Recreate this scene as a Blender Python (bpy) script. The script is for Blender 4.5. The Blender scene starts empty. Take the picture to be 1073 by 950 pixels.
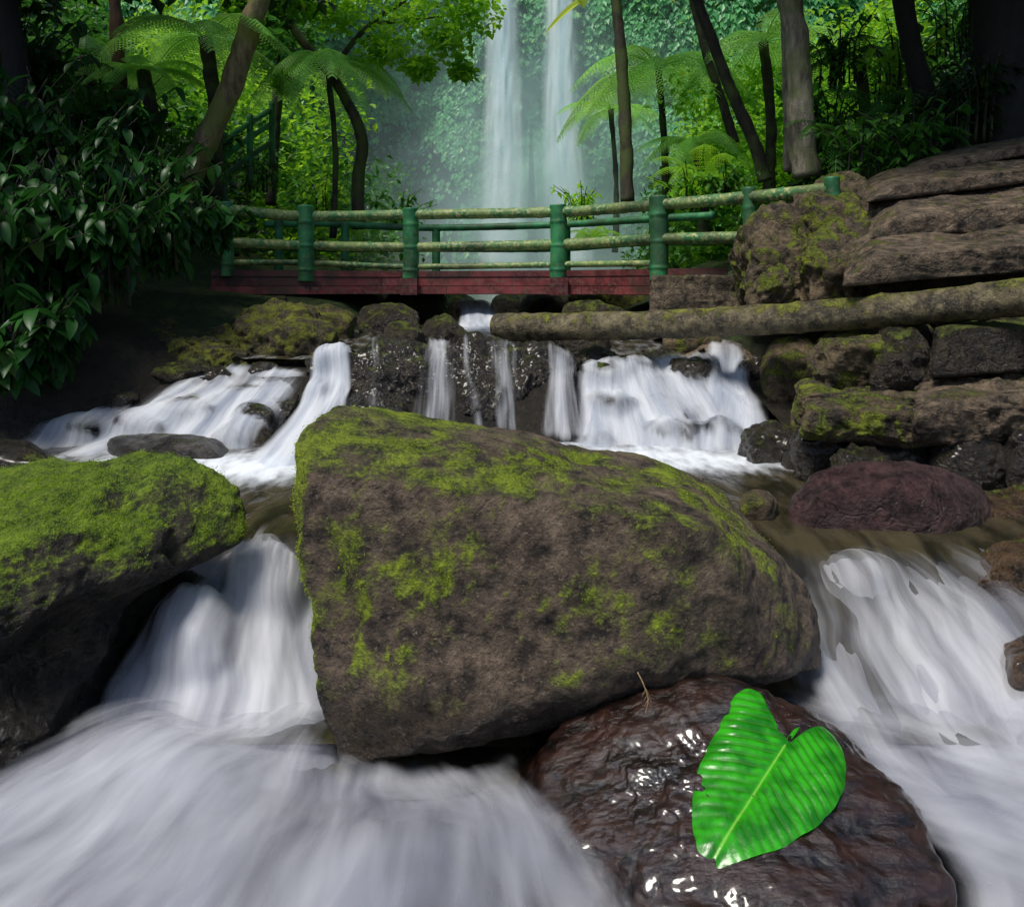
import bpy, bmesh, math, random
import numpy as np
from mathutils import Vector
from mathutils.bvhtree import BVHTree
random.seed(4); rng=np.random.default_rng(7)
scene=bpy.context.scene; col=scene.collection
F=750.0; CZ=1.6
def at(a,b,Y):   # survey bearing -> world point at distance Y
    return np.array([(a-536.5)*Y/F, Y, CZ-(b-300)*Y/F])
# ---------------------------------------------------------------- noise
def _h(i,j,k,s):
    n=(i*374761393+j*668265263+k*2147483647+s*1274126177)&0xFFFFFFFF
    n=((n^(n>>13))*1274126177)&0xFFFFFFFF
    n=n^(n>>16)
    return (n&0xFFFF)/65535.0
def vn(p,s=0):
    p=np.asarray(p,float); i=np.floor(p).astype(np.int64); f=p-i; f=f*f*(3-2*f)
    r=0
    for a in (0,1):
        for b in (0,1):
            for c in (0,1):
                w=(f[:,0] if a else 1-f[:,0])*(f[:,1] if b else 1-f[:,1])*(f[:,2] if c else 1-f[:,2])
                r=r+w*_h(i[:,0]+a,i[:,1]+b,i[:,2]+c,s)
    return r*2-1
def fbm(p,o=5,s=0,g=.5):
    p=np.asarray(p,float); r=0;a=1;t=0
    for k in range(o):
        r=r+a*vn(p*(2.03**k)+k*17.3,s+k); t+=a; a*=g
    return r/t
# ---------------------------------------------------------------- mesh helpers
def mk(name,V,Fc,mat=None,smooth=True,parent=None,loc=None,attrs=None,uv=None):
    V=np.asarray(V,float); Fc=np.asarray(Fc,dtype=np.int32)
    loc=np.zeros(3) if loc is None else np.asarray(loc,float)
    me=bpy.data.meshes.new(name); k=Fc.shape[1]
    me.vertices.add(len(V)); me.vertices.foreach_set("co",(V-loc).astype(np.float32).ravel())
    me.loops.add(Fc.size); me.loops.foreach_set("vertex_index",Fc.ravel())
    me.polygons.add(len(Fc)); me.polygons.foreach_set("loop_start",np.arange(0,Fc.size,k,dtype=np.int32))
    me.polygons.foreach_set("loop_total",np.full(len(Fc),k,dtype=np.int32))
    me.polygons.foreach_set("use_smooth",np.full(len(Fc),smooth))
    if uv is not None:
        l=me.uv_layers.new(name="UVMap"); l.data.foreach_set("uv",np.asarray(uv)[Fc.ravel()].astype(np.float32).ravel())
    for an,av in (attrs or {}).items():
        at_=me.attributes.new(an,'FLOAT','POINT'); at_.data.foreach_set("value",np.asarray(av,dtype=np.float32))
    me.update(calc_edges=True); me.validate()
    if mat: me.materials.append(mat)
    o=bpy.data.objects.new(name,me); col.objects.link(o); o.location=loc
    if parent is not None:
        o.parent=parent; o.location=Vector(loc)-parent.location
    return o
def empty(name,loc):
    o=bpy.data.objects.new(name,None); col.objects.link(o); o.location=loc; o.empty_display_size=.1; return o
def tag(o,label,cat,group=None):
    o["label"]=label; o["category"]=cat
    if group: o["group"]=group
    return o
def cr(P,n):
    P=np.asarray(P,float); m=len(P)
    Q=np.vstack([2*P[0]-P[1],P,2*P[-1]-P[-2]])
    t=np.linspace(0,m-1-1e-9,n); i=t.astype(int); f=(t-i)[:,None]
    a,b,c,d=Q[i],Q[i+1],Q[i+2],Q[i+3]
    return .5*((2*b)+(-a+c)*f+(2*a-5*b+4*c-d)*f**2+(-a+3*b-3*c+d)*f**3)
def grid_faces(nu,nv,off=0):
    i,j=np.meshgrid(np.arange(nu-1),np.arange(nv-1),indexing='ij')
    a=(i*nv+j).ravel()+off
    return np.stack([a,a+nv,a+nv+1,a+1],1)
def tube(path,rad,ns=12,nl=30,nz=0,seed=0,node=0):
    P=cr(path,nl); R=np.interp(np.linspace(0,1,nl),np.linspace(0,1,len(rad)),rad)
    if node:
        L=np.r_[0,np.cumsum(np.linalg.norm(np.diff(P,axis=0),axis=1))]
        ph=(L/node)%1.0
        R=R*(1+.10*np.exp(-((ph-.5)/.05)**2))
    T=np.gradient(P,axis=0); T/=np.linalg.norm(T,axis=1)[:,None]
    ref=np.array([0,1,0.]) if abs(T[0][1])<.8 else np.array([1,0,0.])
    A=np.cross(T,ref); A/=np.linalg.norm(A,axis=1)[:,None]; B=np.cross(T,A)
    th=np.linspace(0,2*np.pi,ns,endpoint=False)
    V=P[:,None,:]+R[:,None,None]*(np.cos(th)[None,:,None]*A[:,None,:]+np.sin(th)[None,:,None]*B[:,None,:])
    V=V.reshape(-1,3)
    if nz: V=V+ (V-np.repeat(P,ns,0))*(fbm(V*6,3,seed)*nz)[:,None]
    i,j=np.meshgrid(np.arange(nl-1),np.arange(ns),indexing='ij')
    a=(i*ns+j).ravel(); b=(i*ns+(j+1)%ns).ravel()
    Fc=np.stack([a,b,b+ns,a+ns],1)
    n0=len(V); jj=np.arange(ns)
    c0=V[:ns]*.02+P[0]*.98; c1=V[(nl-1)*ns:nl*ns]*.02+P[-1]*.98
    V=np.vstack([V,c0,c1])
    q0=np.stack([n0+jj,n0+(jj+1)%ns,(jj+1)%ns,jj],1)
    e=(nl-1)*ns
    q1=np.stack([e+jj,e+(jj+1)%ns,n0+ns+(jj+1)%ns,n0+ns+jj],1)
    return V,np.vstack([Fc,q0,q1])
def join(L):
    Vs=[];Fs=[];o=0
    for V,Fc in L:
        Vs.append(V);Fs.append(np.asarray(Fc)+o);o+=len(V)
    return np.vstack(Vs),np.vstack(Fs)
# ---------------------------------------------------------------- nodes
def N(nt,typ,ins=None,**pr):
    n=nt.nodes.new(typ)
    for k,v in pr.items(): setattr(n,k,v)
    for k,v in (ins or {}).items():
        s=n.inputs[k]
        if isinstance(v,bpy.types.NodeSocket): nt.links.new(v,s)
        else: s.default_value=v
    return n
def mth(nt,op,a,b=0.0,c=0.0,clamp=False):
    return N(nt,'ShaderNodeMath',{0:a,1:b,2:c},operation=op,use_clamp=clamp).outputs[0]
def sstep(nt,x,a,b):
    return N(nt,'ShaderNodeMapRange',{'Value':x,'From Min':a,'From Max':b},interpolation_type='SMOOTHSTEP').outputs[0]
def mix(nt,f,a,b):
    n=nt.nodes.new('ShaderNodeMix'); n.data_type='RGBA'
    for s,v in ((n.inputs[0],f),(n.inputs[6],a),(n.inputs[7],b)):
        if isinstance(v,bpy.types.NodeSocket): nt.links.new(v,s)
        else: s.default_value=v if not isinstance(v,tuple) else (*v,1)[:4]
    return n.outputs[2]
def noise(nt,vec,sc,det=5,rough=.55,dist=0):
    return N(nt,'ShaderNodeTexNoise',{'Vector':vec,'Scale':sc,'Detail':det,'Roughness':rough,'Distortion':dist}).outputs[0]
def newmat(name):
    m=bpy.data.materials.new(name); m.use_nodes=True; nt=m.node_tree; nt.nodes.clear()
    return m,nt,nt.nodes.new('ShaderNodeOutputMaterial')
def geo(nt): return nt.nodes.new('ShaderNodeNewGeometry')
def rock_mat(name,c1,c2,moss=.0,mossc=((.035,.07,.006),(.22,.30,.015)),wetz=None,rough=.75,dark=(.012,.011,.01),bias=0.0,spot=(.3,.27,.22),bump=1.0,allwet=False,nzk=.75,nbk=2.2,attr=False,fromy=None,coat=0,wr=.2,crack=1.0,cr_=.08,stretch=None):
    m,nt,out=newmat(name); g=geo(nt); P=g.outputs['Position']
    ns=N(nt,'ShaderNodeSeparateXYZ',{0:g.outputs['Normal']}); nz=ns.outputs[2]
    ps=N(nt,'ShaderNodeSeparateXYZ',{0:P}); pz=ps.outputs[2]
    P2=P if stretch is None else N(nt,'ShaderNodeMapping',{'Vector':P,'Scale':stretch,'Rotation':(0,0,.5)}).outputs[0]
    n1=noise(nt,P,2.3,8,.65); n2=noise(nt,P2,11,8 if stretch is None else 5,.7 if stretch is None else .6); n3=noise(nt,P,60,6,.7); nb=noise(nt,P,4.2,6,.6,1.2)
    v=N(nt,'ShaderNodeTexVoronoi',{'Vector':P,'Scale':26.0}).outputs['Distance']
    pw=N(nt,'ShaderNodeVectorMath',{0:P,1:N(nt,'ShaderNodeVectorMath',{0:N(nt,'ShaderNodeTexNoise',{'Vector':P,'Scale':3.0,'Detail':5}).outputs[1],3:.6},operation='SCALE').outputs[0]},operation='ADD').outputs[0]
    ce=N(nt,'ShaderNodeTexVoronoi',{'Vector':pw,'Scale':2.6},feature='DISTANCE_TO_EDGE').outputs['Distance']
    ck=sstep(nt,ce,0.0,.04)
    c=mix(nt,sstep(nt,n1,.35,.65),c1,c2)
    c=mix(nt,sstep(nt,n2,.45,.68),c,tuple(x*1.7 for x in c2))
    c=mix(nt,sstep(nt,n2,.5,.34),c,dark)
    c=mix(nt,mth(nt,'MULTIPLY',sstep(nt,n3,.55,.68),.6),c,spot)
    c=mix(nt,mth(nt,'MULTIPLY',sstep(nt,n3,.45,.33),.6),c,dark)
    c=mix(nt,mth(nt,'MULTIPLY',mth(nt,'SUBTRACT',1.0,ck),.25*crack),c,dark)
    ro=mth(nt,'ADD',mth(nt,'MULTIPLY',n3,.3),rough-.15)
    wet=None
    if wetz is not None:
        w=mth(nt,'ADD',pz,mth(nt,'MULTIPLY',mth(nt,'SUBTRACT',n1,.5),.5))
        wet=sstep(nt,w,wetz+.12,wetz-.05)
        c=mix(nt,mth(nt,'MULTIPLY',wet,.7),c,dark)
        ro=N(nt,'ShaderNodeMix',{0:wet,2:ro,3:wr}).outputs[0]
    if allwet: ro=mth(nt,'ADD',mth(nt,'MULTIPLY',n2,.25),rough)
    mf=None
    if moss>0:
        if attr:
            s=mth(nt,'ADD',mth(nt,'MULTIPLY',mth(nt,'SUBTRACT',n3,.5),1.5),mth(nt,'MULTIPLY',mth(nt,'SUBTRACT',n2,.5),1.5))
            s=mth(nt,'ADD',s,N(nt,'ShaderNodeAttribute',attribute_name='mossm').outputs['Fac'])
            mf=mth(nt,'MULTIPLY',sstep(nt,s,-.25,.45),.92)
        else:
            s=mth(nt,'ADD',mth(nt,'MULTIPLY',mth(nt,'SUBTRACT',n3,.5),1.1),mth(nt,'MULTIPLY',mth(nt,'SUBTRACT',n2,.5),.9))
            s=mth(nt,'ADD',s,mth(nt,'ADD',mth(nt,'MULTIPLY',nz,nzk),mth(nt,'MULTIPLY',mth(nt,'SUBTRACT',nb,.5),nbk)))
            mf=sstep(nt,mth(nt,'ADD',s,bias),.95-moss,1.35-moss)
        if fromy: mf=mth(nt,'MULTIPLY',mf,sstep(nt,ps.outputs[1],fromy,fromy+.8))
        if wet is not None: mf=mth(nt,'MULTIPLY',mf,mth(nt,'SUBTRACT',1.0,wet))
        mc=mix(nt,sstep(nt,mth(nt,'ADD',mth(nt,'MULTIPLY',n2,.5),mth(nt,'MULTIPLY',n3,.5)),.38,.62),mossc[0],mossc[1])
        mc=mix(nt,sstep(nt,noise(nt,P,3.3,4,.6),.55,.75),mc,tuple(x*1.25 for x in mossc[1]))
        c=mix(nt,mf,c,mc)
        ro=N(nt,'ShaderNodeMix',{0:mf,2:ro,3:.9}).outputs[0]
    h=mth(nt,'ADD',mth(nt,'MULTIPLY',n2,.6),mth(nt,'ADD',mth(nt,'MULTIPLY',n3,.35 if stretch is None else .16),mth(nt,'MULTIPLY',v,.12 if stretch is None else .0)))
    h=mth(nt,'ADD',h,mth(nt,'MULTIPLY',ck,.12*crack))
    if mf is not None:
        h=mth(nt,'ADD',h,mth(nt,'MULTIPLY',mf,mth(nt,'MULTIPLY',noise(nt,P,140,3,.6),.4)))
    b=N(nt,'ShaderNodeBump',{'Strength':1.0,'Distance':.085*bump,'Height':h})
    bs=N(nt,'ShaderNodeBsdfPrincipled',{'Base Color':c,'Roughness':ro,'Normal':b.outputs[0],'Specular IOR Level':.5,'Coat Weight':coat,'Coat Roughness':cr_})
    nt.links.new(bs.outputs[0],out.inputs[0]); return m
def leaf_mat(name,c1,c2,trans=.4,rough=.4,tc=None,spec=.4):
    m,nt,out=newmat(name); g=geo(nt); r=g.outputs['Random Per Island']
    P=g.outputs['Position']
    f=mth(nt,'ADD',mth(nt,'MULTIPLY',r,.6),mth(nt,'MULTIPLY',sstep(nt,noise(nt,P,.9,3),.35,.65),.4))
    c=mix(nt,f,c1,c2)
    c=mix(nt,sstep(nt,r,.93,1.0),c,(c2[0]*1.6+.02,c2[1]*1.1,c2[2]*.6))
    bs=N(nt,'ShaderNodeBsdfPrincipled',{'Base Color':c,'Roughness':rough,'Specular IOR Level':spec})
    t=N(nt,'ShaderNodeBsdfTranslucent',{'Color':mix(nt,.5,c,tc or tuple(min(1,x*1.8) for x in c2))})
    mx=N(nt,'ShaderNodeMixShader',{0:trans,1:bs.outputs[0],2:t.outputs[0]})
    nt.links.new(mx.outputs[0],out.inputs[0]); return m
def bark_mat(name,c1,c2,mossy=.3,mc=(.07,.12,.015)):
    m,nt,out=newmat(name); g=geo(nt); P=g.outputs['Position']
    mp=N(nt,'ShaderNodeMapping',{'Vector':P,'Scale':(1,1,.25)}).outputs[0]
    n1=noise(nt,mp,14,8,.65); n2=noise(nt,P,3,5); n3=noise(nt,P,45,4)
    c=mix(nt,sstep(nt,n1,.35,.65),c1,c2)
    c=mix(nt,mth(nt,'MULTIPLY',sstep(nt,n2,.45,.6),mossy),c,mc)
    b=N(nt,'ShaderNodeBump',{'Strength':.8,'Distance':.03,'Height':mth(nt,'ADD',n1,mth(nt,'MULTIPLY',n3,.4))})
    bs=N(nt,'ShaderNodeBsdfPrincipled',{'Base Color':c,'Roughness':.8,'Normal':b.outputs[0]})
    nt.links.new(bs.outputs[0],out.inputs[0]); return m
def silk_mat(name,su=14,sv=1.0,k=1.1,lo=.25,hi=.95,ca=(.50,.54,.62),cb=(.93,.95,1.0),maxa=1.0,bump=.35,patch=0,tl_=.4,warp_=.35):
    m,nt,out=newmat(name)
    uv=N(nt,'ShaderNodeUVMap').outputs[0]
    d=N(nt,'ShaderNodeAttribute',attribute_name='dens').outputs['Fac']
    warp=noise(nt,uv,1.3,2,.5)
    off=N(nt,'ShaderNodeCombineXYZ',{0:mth(nt,'MULTIPLY',warp,warp_),1:0.0,2:0.0}).outputs[0]
    uw=N(nt,'ShaderNodeVectorMath',{0:uv,1:off},operation='ADD').outputs[0]
    m1=N(nt,'ShaderNodeMapping',{'Vector':uw,'Scale':(su,sv,1)}).outputs[0]
    m2=N(nt,'ShaderNodeMapping',{'Vector':uw,'Scale':(su*3.4,sv*1.6,1)}).outputs[0]
    a=noise(nt,m1,1,3,.5); b=noise(nt,m2,1,3,.55)
    s=mth(nt,'ADD',mth(nt,'MULTIPLY',a,.72),mth(nt,'MULTIPLY',b,.28))
    al=mth(nt,'ADD',d,mth(nt,'MULTIPLY',mth(nt,'SUBTRACT',s,.5),k*2))
    if patch:
        P=geo(nt).outputs['Position']; pn=noise(nt,P,2.2,3,.5,.8)
        al=mth(nt,'ADD',al,mth(nt,'MULTIPLY',mth(nt,'SUBTRACT',pn,.5),patch))
    al=mth(nt,'MULTIPLY',sstep(nt,al,lo,hi),maxa)
    c=mix(nt,sstep(nt,s,.34,.64),ca,cb)
    bp=N(nt,'ShaderNodeBump',{'Strength':bump,'Distance':.03,'Height':s})
    df=N(nt,'ShaderNodeBsdfDiffuse',{'Color':c,'Normal':bp.outputs[0]})
    tl=N(nt,'ShaderNodeBsdfTranslucent',{'Color':c})
    w=N(nt,'ShaderNodeMixShader',{0:tl_,1:df.outputs[0],2:tl.outputs[0]})
    tr=N(nt,'ShaderNodeBsdfTransparent')
    mx=N(nt,'ShaderNodeMixShader',{0:al,1:tr.outputs[0],2:w.outputs[0]})
    nt.links.new(mx.outputs[0],out.inputs[0]); return m
def pool_mat(name,c1,c2):
    m,nt,out=newmat(name); g=geo(nt); P=g.outputs['Position']
    d=N(nt,'ShaderNodeAttribute',attribute_name='dens').outputs['Fac']
    mp=N(nt,'ShaderNodeMapping',{'Vector':P,'Scale':(2.2,.9,1)}).outputs[0]
    n1=noise(nt,mp,3,4,.5,.5); n2=noise(nt,mp,5,3)
    c=mix(nt,sstep(nt,n1,.35,.65),c1,c2)
    fo=sstep(nt,mth(nt,'ADD',d,mth(nt,'MULTIPLY',mth(nt,'SUBTRACT',n2,.5),.9)),.2,1.0)
    c=mix(nt,fo,c,(.8,.85,.92))
    bp=N(nt,'ShaderNodeBump',{'Strength':.3,'Distance':.04,'Height':n1})
    ro=N(nt,'ShaderNodeMix',{0:fo,2:.12,3:.8}).outputs[0]
    bs=N(nt,'ShaderNodeBsdfPrincipled',{'Base Color':c,'Roughness':ro,'Normal':bp.outputs[0],'Specular IOR Level':.6})
    nt.links.new(bs.outputs[0],out.inputs[0]); return m
YM=((.07,.12,.006),(.36,.47,.02))
M_big=rock_mat('boulder_stone',(.085,.058,.040),(.165,.120,.084),moss=.5,mossc=YM,wetz=.16,spot=(.44,.35,.26),attr=True,dark=(.016,.012,.009),crack=.6)
M_left=rock_mat('mossy_boulder_stone',(.026,.021,.015),(.066,.052,.038),moss=.85,mossc=((.05,.11,.006),(.30,.43,.02)),wetz=.46,attr=True,wr=.06,spot=(.22,.18,.14))
M_wet=rock_mat('wet_stone',(.011,.0048,.0035),(.024,.010,.007),rough=.04,allwet=True,spot=(.035,.018,.013),dark=(.004,.003,.002),bump=.34,coat=1.0,crack=0,cr_=.14,stretch=(.5,1.6,1.6))
M_dark=rock_mat('cascade_stone',(.016,.013,.010),(.052,.040,.027),moss=.45,rough=.3,spot=(.2,.15,.09),mossc=((.03,.05,.005),(.18,.22,.015)))
M_wetd=rock_mat('wet_cascade_stone',(.012,.010,.008),(.040,.032,.023),moss=.30,rough=.08,allwet=True,spot=(.18,.13,.08),mossc=((.03,.05,.005),(.16,.19,.015)),coat=.4,cr_=.2)
M_brw=rock_mat('wet_brown_stone',(.03,.017,.009),(.085,.048,.024),moss=.1,rough=.06,allwet=True,spot=(.14,.08,.04),dark=(.010,.006,.004),coat=.5,cr_=.15,bump=.6)
M_pink=rock_mat('reddish_stone',(.036,.017,.018),(.07,.035,.035),rough=.35,spot=(.15,.085,.08),dark=(.012,.006,.006))
M_grey=rock_mat('grey_stone',(.05,.045,.04),(.12,.11,.10),moss=.2,wetz=.45,rough=.4)
M_tan=rock_mat('step_stone',(.065,.046,.029),(.18,.13,.085),moss=.56,rough=.7,spot=(.44,.37,.27),dark=(.014,.011,.007),mossc=((.04,.055,.006),(.20,.22,.02)),nzk=.3,nbk=3.0)
M_mossr=rock_mat('bank_stone',(.055,.04,.022),(.14,.10,.055),moss=.98,rough=.75,mossc=((.035,.055,.005),(.26,.31,.02)),nzk=.15,nbk=3.6,dark=(.012,.010,.006))
M_or=rock_mat('brown_stone',(.04,.024,.013),(.11,.066,.036),moss=.25,rough=.22,dark=(.012,.008,.005))
M_ground=rock_mat('ground_soil',(.010,.008,.005),(.026,.02,.013),moss=.75,mossc=((.012,.028,.004),(.06,.10,.012)),rough=.5,spot=(.06,.05,.03),fromy=6.6)  # near-black for the wet bed, and as painted shadow under bank plants
M_cliff=rock_mat('cliff_rock',(.025,.038,.042),(.06,.085,.09),moss=.6,mossc=((.03,.10,.05),(.08,.26,.10)),rough=.7,spot=(.12,.15,.15),bump=3)  # teal tint puts haze into the colour; dark tone paints the shaded recess
# ---------------------------------------------------------------- rocks
ICO={}
def ico(s):
    if s not in ICO:
        bm=bmesh.new(); bmesh.ops.create_icosphere(bm,subdivisions=s,radius=1)
        V=np.array([v.co[:] for v in bm.verts]); Fc=np.array([[v.index for v in f.verts] for f in bm.faces]); bm.free()
        V/=np.linalg.norm(V,axis=1)[:,None]; ICO[s]=(V,Fc)
    return ICO[s]
BED=[]; HERO=[]; LEFT=[]
def vnorm(V,Fc):
    n=np.cross(V[Fc[:,1]]-V[Fc[:,0]],V[Fc[:,2]]-V[Fc[:,0]]); o=np.zeros_like(V)
    for k in range(3): np.add.at(o,Fc[:,k],n)
    return o/np.linalg.norm(o,axis=1)[:,None]
def hull_rock(name,pts,mat,sub=5,p=30,amp=.035,fr=3.0,seed=0,parent=None,cen=None,cuts=26,cd=(.88,.985),strata=0,bed=True,mossf=None,store=None,warp=None):
    pts=np.asarray(pts,float); bm=bmesh.new()
    for q in pts: bm.verts.new(q)
    bmesh.ops.convex_hull(bm,input=bm.verts[:]); bm.normal_update()
    c=pts.mean(0) if cen is None else np.asarray(cen)
    pl=[]
    for f in bm.faces:
        if f.calc_area()<1e-6: continue
        n=np.array(f.normal[:]); h=np.dot(np.array(f.verts[0].co[:])-c,n)
        if h<0: n=-n;h=-h
        if all(not(np.dot(n,m)>.985) for m,_ in pl): pl.append((n,max(h,.02)))
    bm.free()
    r_=np.random.default_rng(seed+1000); ext=(pts.max(0)-pts.min(0))/2
    for _ in range(cuts):
        n=r_.normal(size=3)/ext; n/=np.linalg.norm(n)
        pl.append((n,((pts-c)@n).max()*r_.uniform(*cd)))
    Nn=np.array([a for a,_ in pl]); H=np.array([b for _,b in pl])
    D,Fc=ico(sub); d=D*ext; d/=np.linalg.norm(d,axis=1)[:,None]
    q=np.clip(d@Nn.T,0,None)/H
    r=(q**p).sum(1)**(-1/p)
    V=c+d*r[:,None]
    dr=amp*fbm(V*fr+seed,6,seed,.55)+amp*.9*(.35-np.abs(fbm(V*fr*1.9+seed+9,5,seed+3)))-.25*amp+ .012*fbm(V*16,4,seed,.65)
    dr-=amp*.8*np.clip(vn(V*fr*1.3+5,seed+8)-.25,0,1)
    if strata: dr+=strata*vn(V*np.array([1.2,1.2,14]),seed+2)+strata*.6*vn(V*np.array([2,2,34]),seed+4)
    V=V+d*dr[:,None]
    if warp: V=warp(V)
    base=np.array([c[0],c[1],V[:,2].min()])
    at_=None
    if mossf: no=vnorm(V,Fc); at_={'mossm':mossf(V,no)}
    o=mk(name,V,Fc,mat,True,parent,base,attrs=at_)
    if bed: BED.append((V,Fc))
    if store is not None: store.append((V,Fc))
    return o
def box_pts(px0,px1,py0,py1,Y0,Y1,j=.12,seed=0,zb=None):
    r=random.Random(seed); P=[]
    w=px1-px0;h=py1-py0
    for fx,fy in ((.0,.45),(.12,.12),(.4,.0),(.68,.02),(.9,.2),(1,.5),(.97,.85),(.7,1),(.3,1),(.03,.85)):
        yy=Y0+(Y1-Y0)*(.5-.35*(fy>.8)+.1*r.random())
        P.append(at(px0+w*(fx+ (r.random()-.5)*j*.6),py0+h*(fy+(r.random()-.5)*j*.4),yy))
    for fx,fy in ((.2,.45),(.55,.35),(.82,.5),(.25,.95),(.75,.95)):
        P.append(at(px0+w*(fx+(r.random()-.5)*j),py0+h*(fy+(r.random()-.5)*j),Y0+.05*(Y1-Y0)*r.random()))
    fb=np.array(P)
    for fx,fy in ((.1,.5),(.5,.15),(.9,.5)):
        P.append(at(px0+w*fx,py0+h*fy+ (0),Y1))
    zb=fb[:,2].min()-.1 if zb is None else zb
    for fx in (.08,.5,.92):
        q=at(px0+w*fx,py1,Y0+.1*(Y1-Y0)); q[2]=zb; P.append(q)
        q=at(px0+w*fx,py1,Y1); q[2]=zb; P.append(q)
    return P
def slab_pts(x0,x1,yb,yf,ybot,Y0,Y1,sl=0,inset=12):
    P=[]
    for x,e in ((x0,inset),(x0+30,0),((x0+x1)/2,0),(x1,0)):
        k=sl*(x-x0)/(x1-x0)
        P.append(at(x+e*.3,yf+k+e*.6,Y0)); P.append(at(x,ybot+k,Y0+.02)); 
        P.append(at(x+e*.3,yb+k+e*.3,Y1)); q=at(x,ybot+k,Y1); P.append(q)
    return P
def S(*t): return [at(*q) for q in t]
def moss_big(V,n):
    return n[:,2]*.56+fbm(V*2.6,4,15)*.7+fbm(V*7,4,6,.6)*1.05+1.1*np.clip(-n[:,0],0,1)-.26*V[:,0]+.4*np.clip(V[:,2]-.8,0,1)-.56+.42*np.exp(-((V[:,0]-.85)/.25)**2-((V[:,2]-.5)/.22)**2)+.3*np.exp(-((V[:,0]+.2)/.5)**2-((V[:,2]-.55)/.2)**2)
def moss_left(V,n):
    return n[:,2]*.8+fbm(V*2.3,4,7)*.8+fbm(V*9,4,8,.6)*.7+1.0*(V[:,2]-.58)-.25*np.clip(n[:,0],0,1)-.26
big=hull_rock('boulder',S((316,458,2.95),(345,424,3.2),(400,430,3.4),(690,480,3.45),(748,512,3.35),
  (306,476,2.74),(318,492,2.58),(758,554,2.46),(826,590,2.85),(862,650,2.88),(866,702,2.8),
  (800,708,2.52),(640,700,2.40),(560,736,2.40),(430,784,2.44),(352,804,2.50),(326,700,2.54),(310,590,2.58))+
  [np.array([-.7,3.4,0]),np.array([.9,3.4,.15]),np.array([-.6,2.75,-.15]),np.array([.6,2.9,.05])],M_big,sub=7,p=150,amp=.055,fr=2.4,seed=3,cuts=6,cd=(.95,.985),bed=False,mossf=moss_big,store=HERO)
tag(big,"huge brown boulder with bright green moss on top","boulder")
def carve(V):
    t=np.clip((.56-V[:,2])/.22,0,1); t=t*t*(3-2*t)
    s=np.clip((V[:,0]+2.1)/.7,0,1)
    V=V.copy(); V[:,0]-=.27*t*s*np.clip(1-(V[:,2]<.1)*(.1-V[:,2])/.25,0,1); return V
left=hull_rock('boulder',S((-170,520,3.4),(0,485,3.2),(90,470,3.2),(170,470,3.15),(225,490,3.1),(258,528,3.1),(264,554,3.0),(205,590,2.8),(150,645,2.6),(116,720,2.45),(104,800,2.35),
  (0,800,2.2),(-170,800,2.1),(20,575,2.45),(-120,590,2.4))+[np.array([-2.6,3.6,0]),np.array([-1.4,3.5,.1]),np.array([-1.5,2.8,-.15]),np.array([-2.4,2.0,-.2])],M_left,sub=7,p=40,amp=.08,fr=2.8,seed=11,cuts=14,cd=(.94,.99),bed=False,mossf=moss_left,store=LEFT,warp=carve)
tag(left,"large mossy boulder, wet and dark at its base","boulder")
wet=hull_rock('boulder',S((630,726,2.5),(700,710,2.45),(800,712,2.4),(890,756,2.35),(570,765,2.45),(525,830,2.42),(530,880,2.2),(610,925,2.0),(680,965,1.84),(850,985,1.74),(1020,955,1.82),(980,840,2.1),
  (720,778,2.22),(820,775,2.20),(915,808,2.2))+[np.array([.0,2.7,-.2]),np.array([1.1,2.7,-.2]),np.array([.3,1.8,-.25]),np.array([1.15,1.75,-.25])],M_wet,sub=7,p=22,amp=.04,fr=4.0,seed=21,cuts=14,cd=(.95,.995),bed=False,store=HERO)
tag(wet,"smooth wet dark maroon boulder under the large leaf","boulder")
def rk(l,m,args,seed,amp=.03,fr=4,sub=5,p=30,nm='rock',grp=None,j=.12,zb=None,**k):
    o=hull_rock(nm,box_pts(*args,j=j,seed=seed,zb=zb),m,sub=sub,p=p,amp=amp,fr=fr,seed=seed,**k)
    tag(o,l,"rock",grp); return o
G="rocks along the stream"
r_=random.Random(5)
def blob(c,s,seed):
    q=np.random.default_rng(seed); d=q.normal(size=(16,3)); d/=np.linalg.norm(d,axis=1)[:,None]
    return np.asarray(c)+d*np.asarray(s)*q.uniform(.85,1.1,(16,1))
rk("wide dark wet jagged ledge the cascade runs over",M_wetd,(346,490,350,458,5.85,6.9),430,.15,2.6,7,grp=G,p=18,j=.3)
rk("wide dark wet jagged ledge the cascade runs over",M_wetd,(445,614,346,458,5.95,7.0),431,.16,2.6,7,grp=G,p=18,j=.3)
for i,(a,b,c,d,y0,y1,am) in enumerate(((362,430,404,458,5.6,6.2,.10),(470,545,384,450,5.75,6.4,.11))):
    rk("dark wet jagged ledge rock in the cascade",M_wetd,(a,b,c,d,y0,y1),440+i,am,3.2,6,grp=G,p=18,j=.35)
rk("reddish brown wet rounded rock by the stream",M_pink,(826,1042,476,582,3.55,4.1),41,.04,3.5,6,bed=False)
rk("brown rock resting at the stream's edge",M_or,(980,1150,506,576,3.75,4.3),42,.05,4,6,grp=G,bed=False)
rk("wet ochre rock half in the flowing water",M_or,(1022,1170,556,622,3.15,3.6),43,.04,4,6,grp=G,bed=False)
rk("brown rock half covered by rushing water",M_brw,(1045,1130,660,725,2.75,3.1),143,.04,4,5,grp=G,bed=False)
rk("wet brown rock with water sliding over it",M_brw,(150,262,612,800,2.75,3.2),144,.04,4,6,grp=G,p=14)
rk("wet brown rock with water sliding over it",M_brw,(230,335,560,700,3.05,3.45),145,.03,4,6,grp=G,p=12)
rk("wet brown rock with water sliding over it",M_brw,(840,960,576,670,3.2,3.6),146,.03,4,6,grp=G,p=12)
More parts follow.
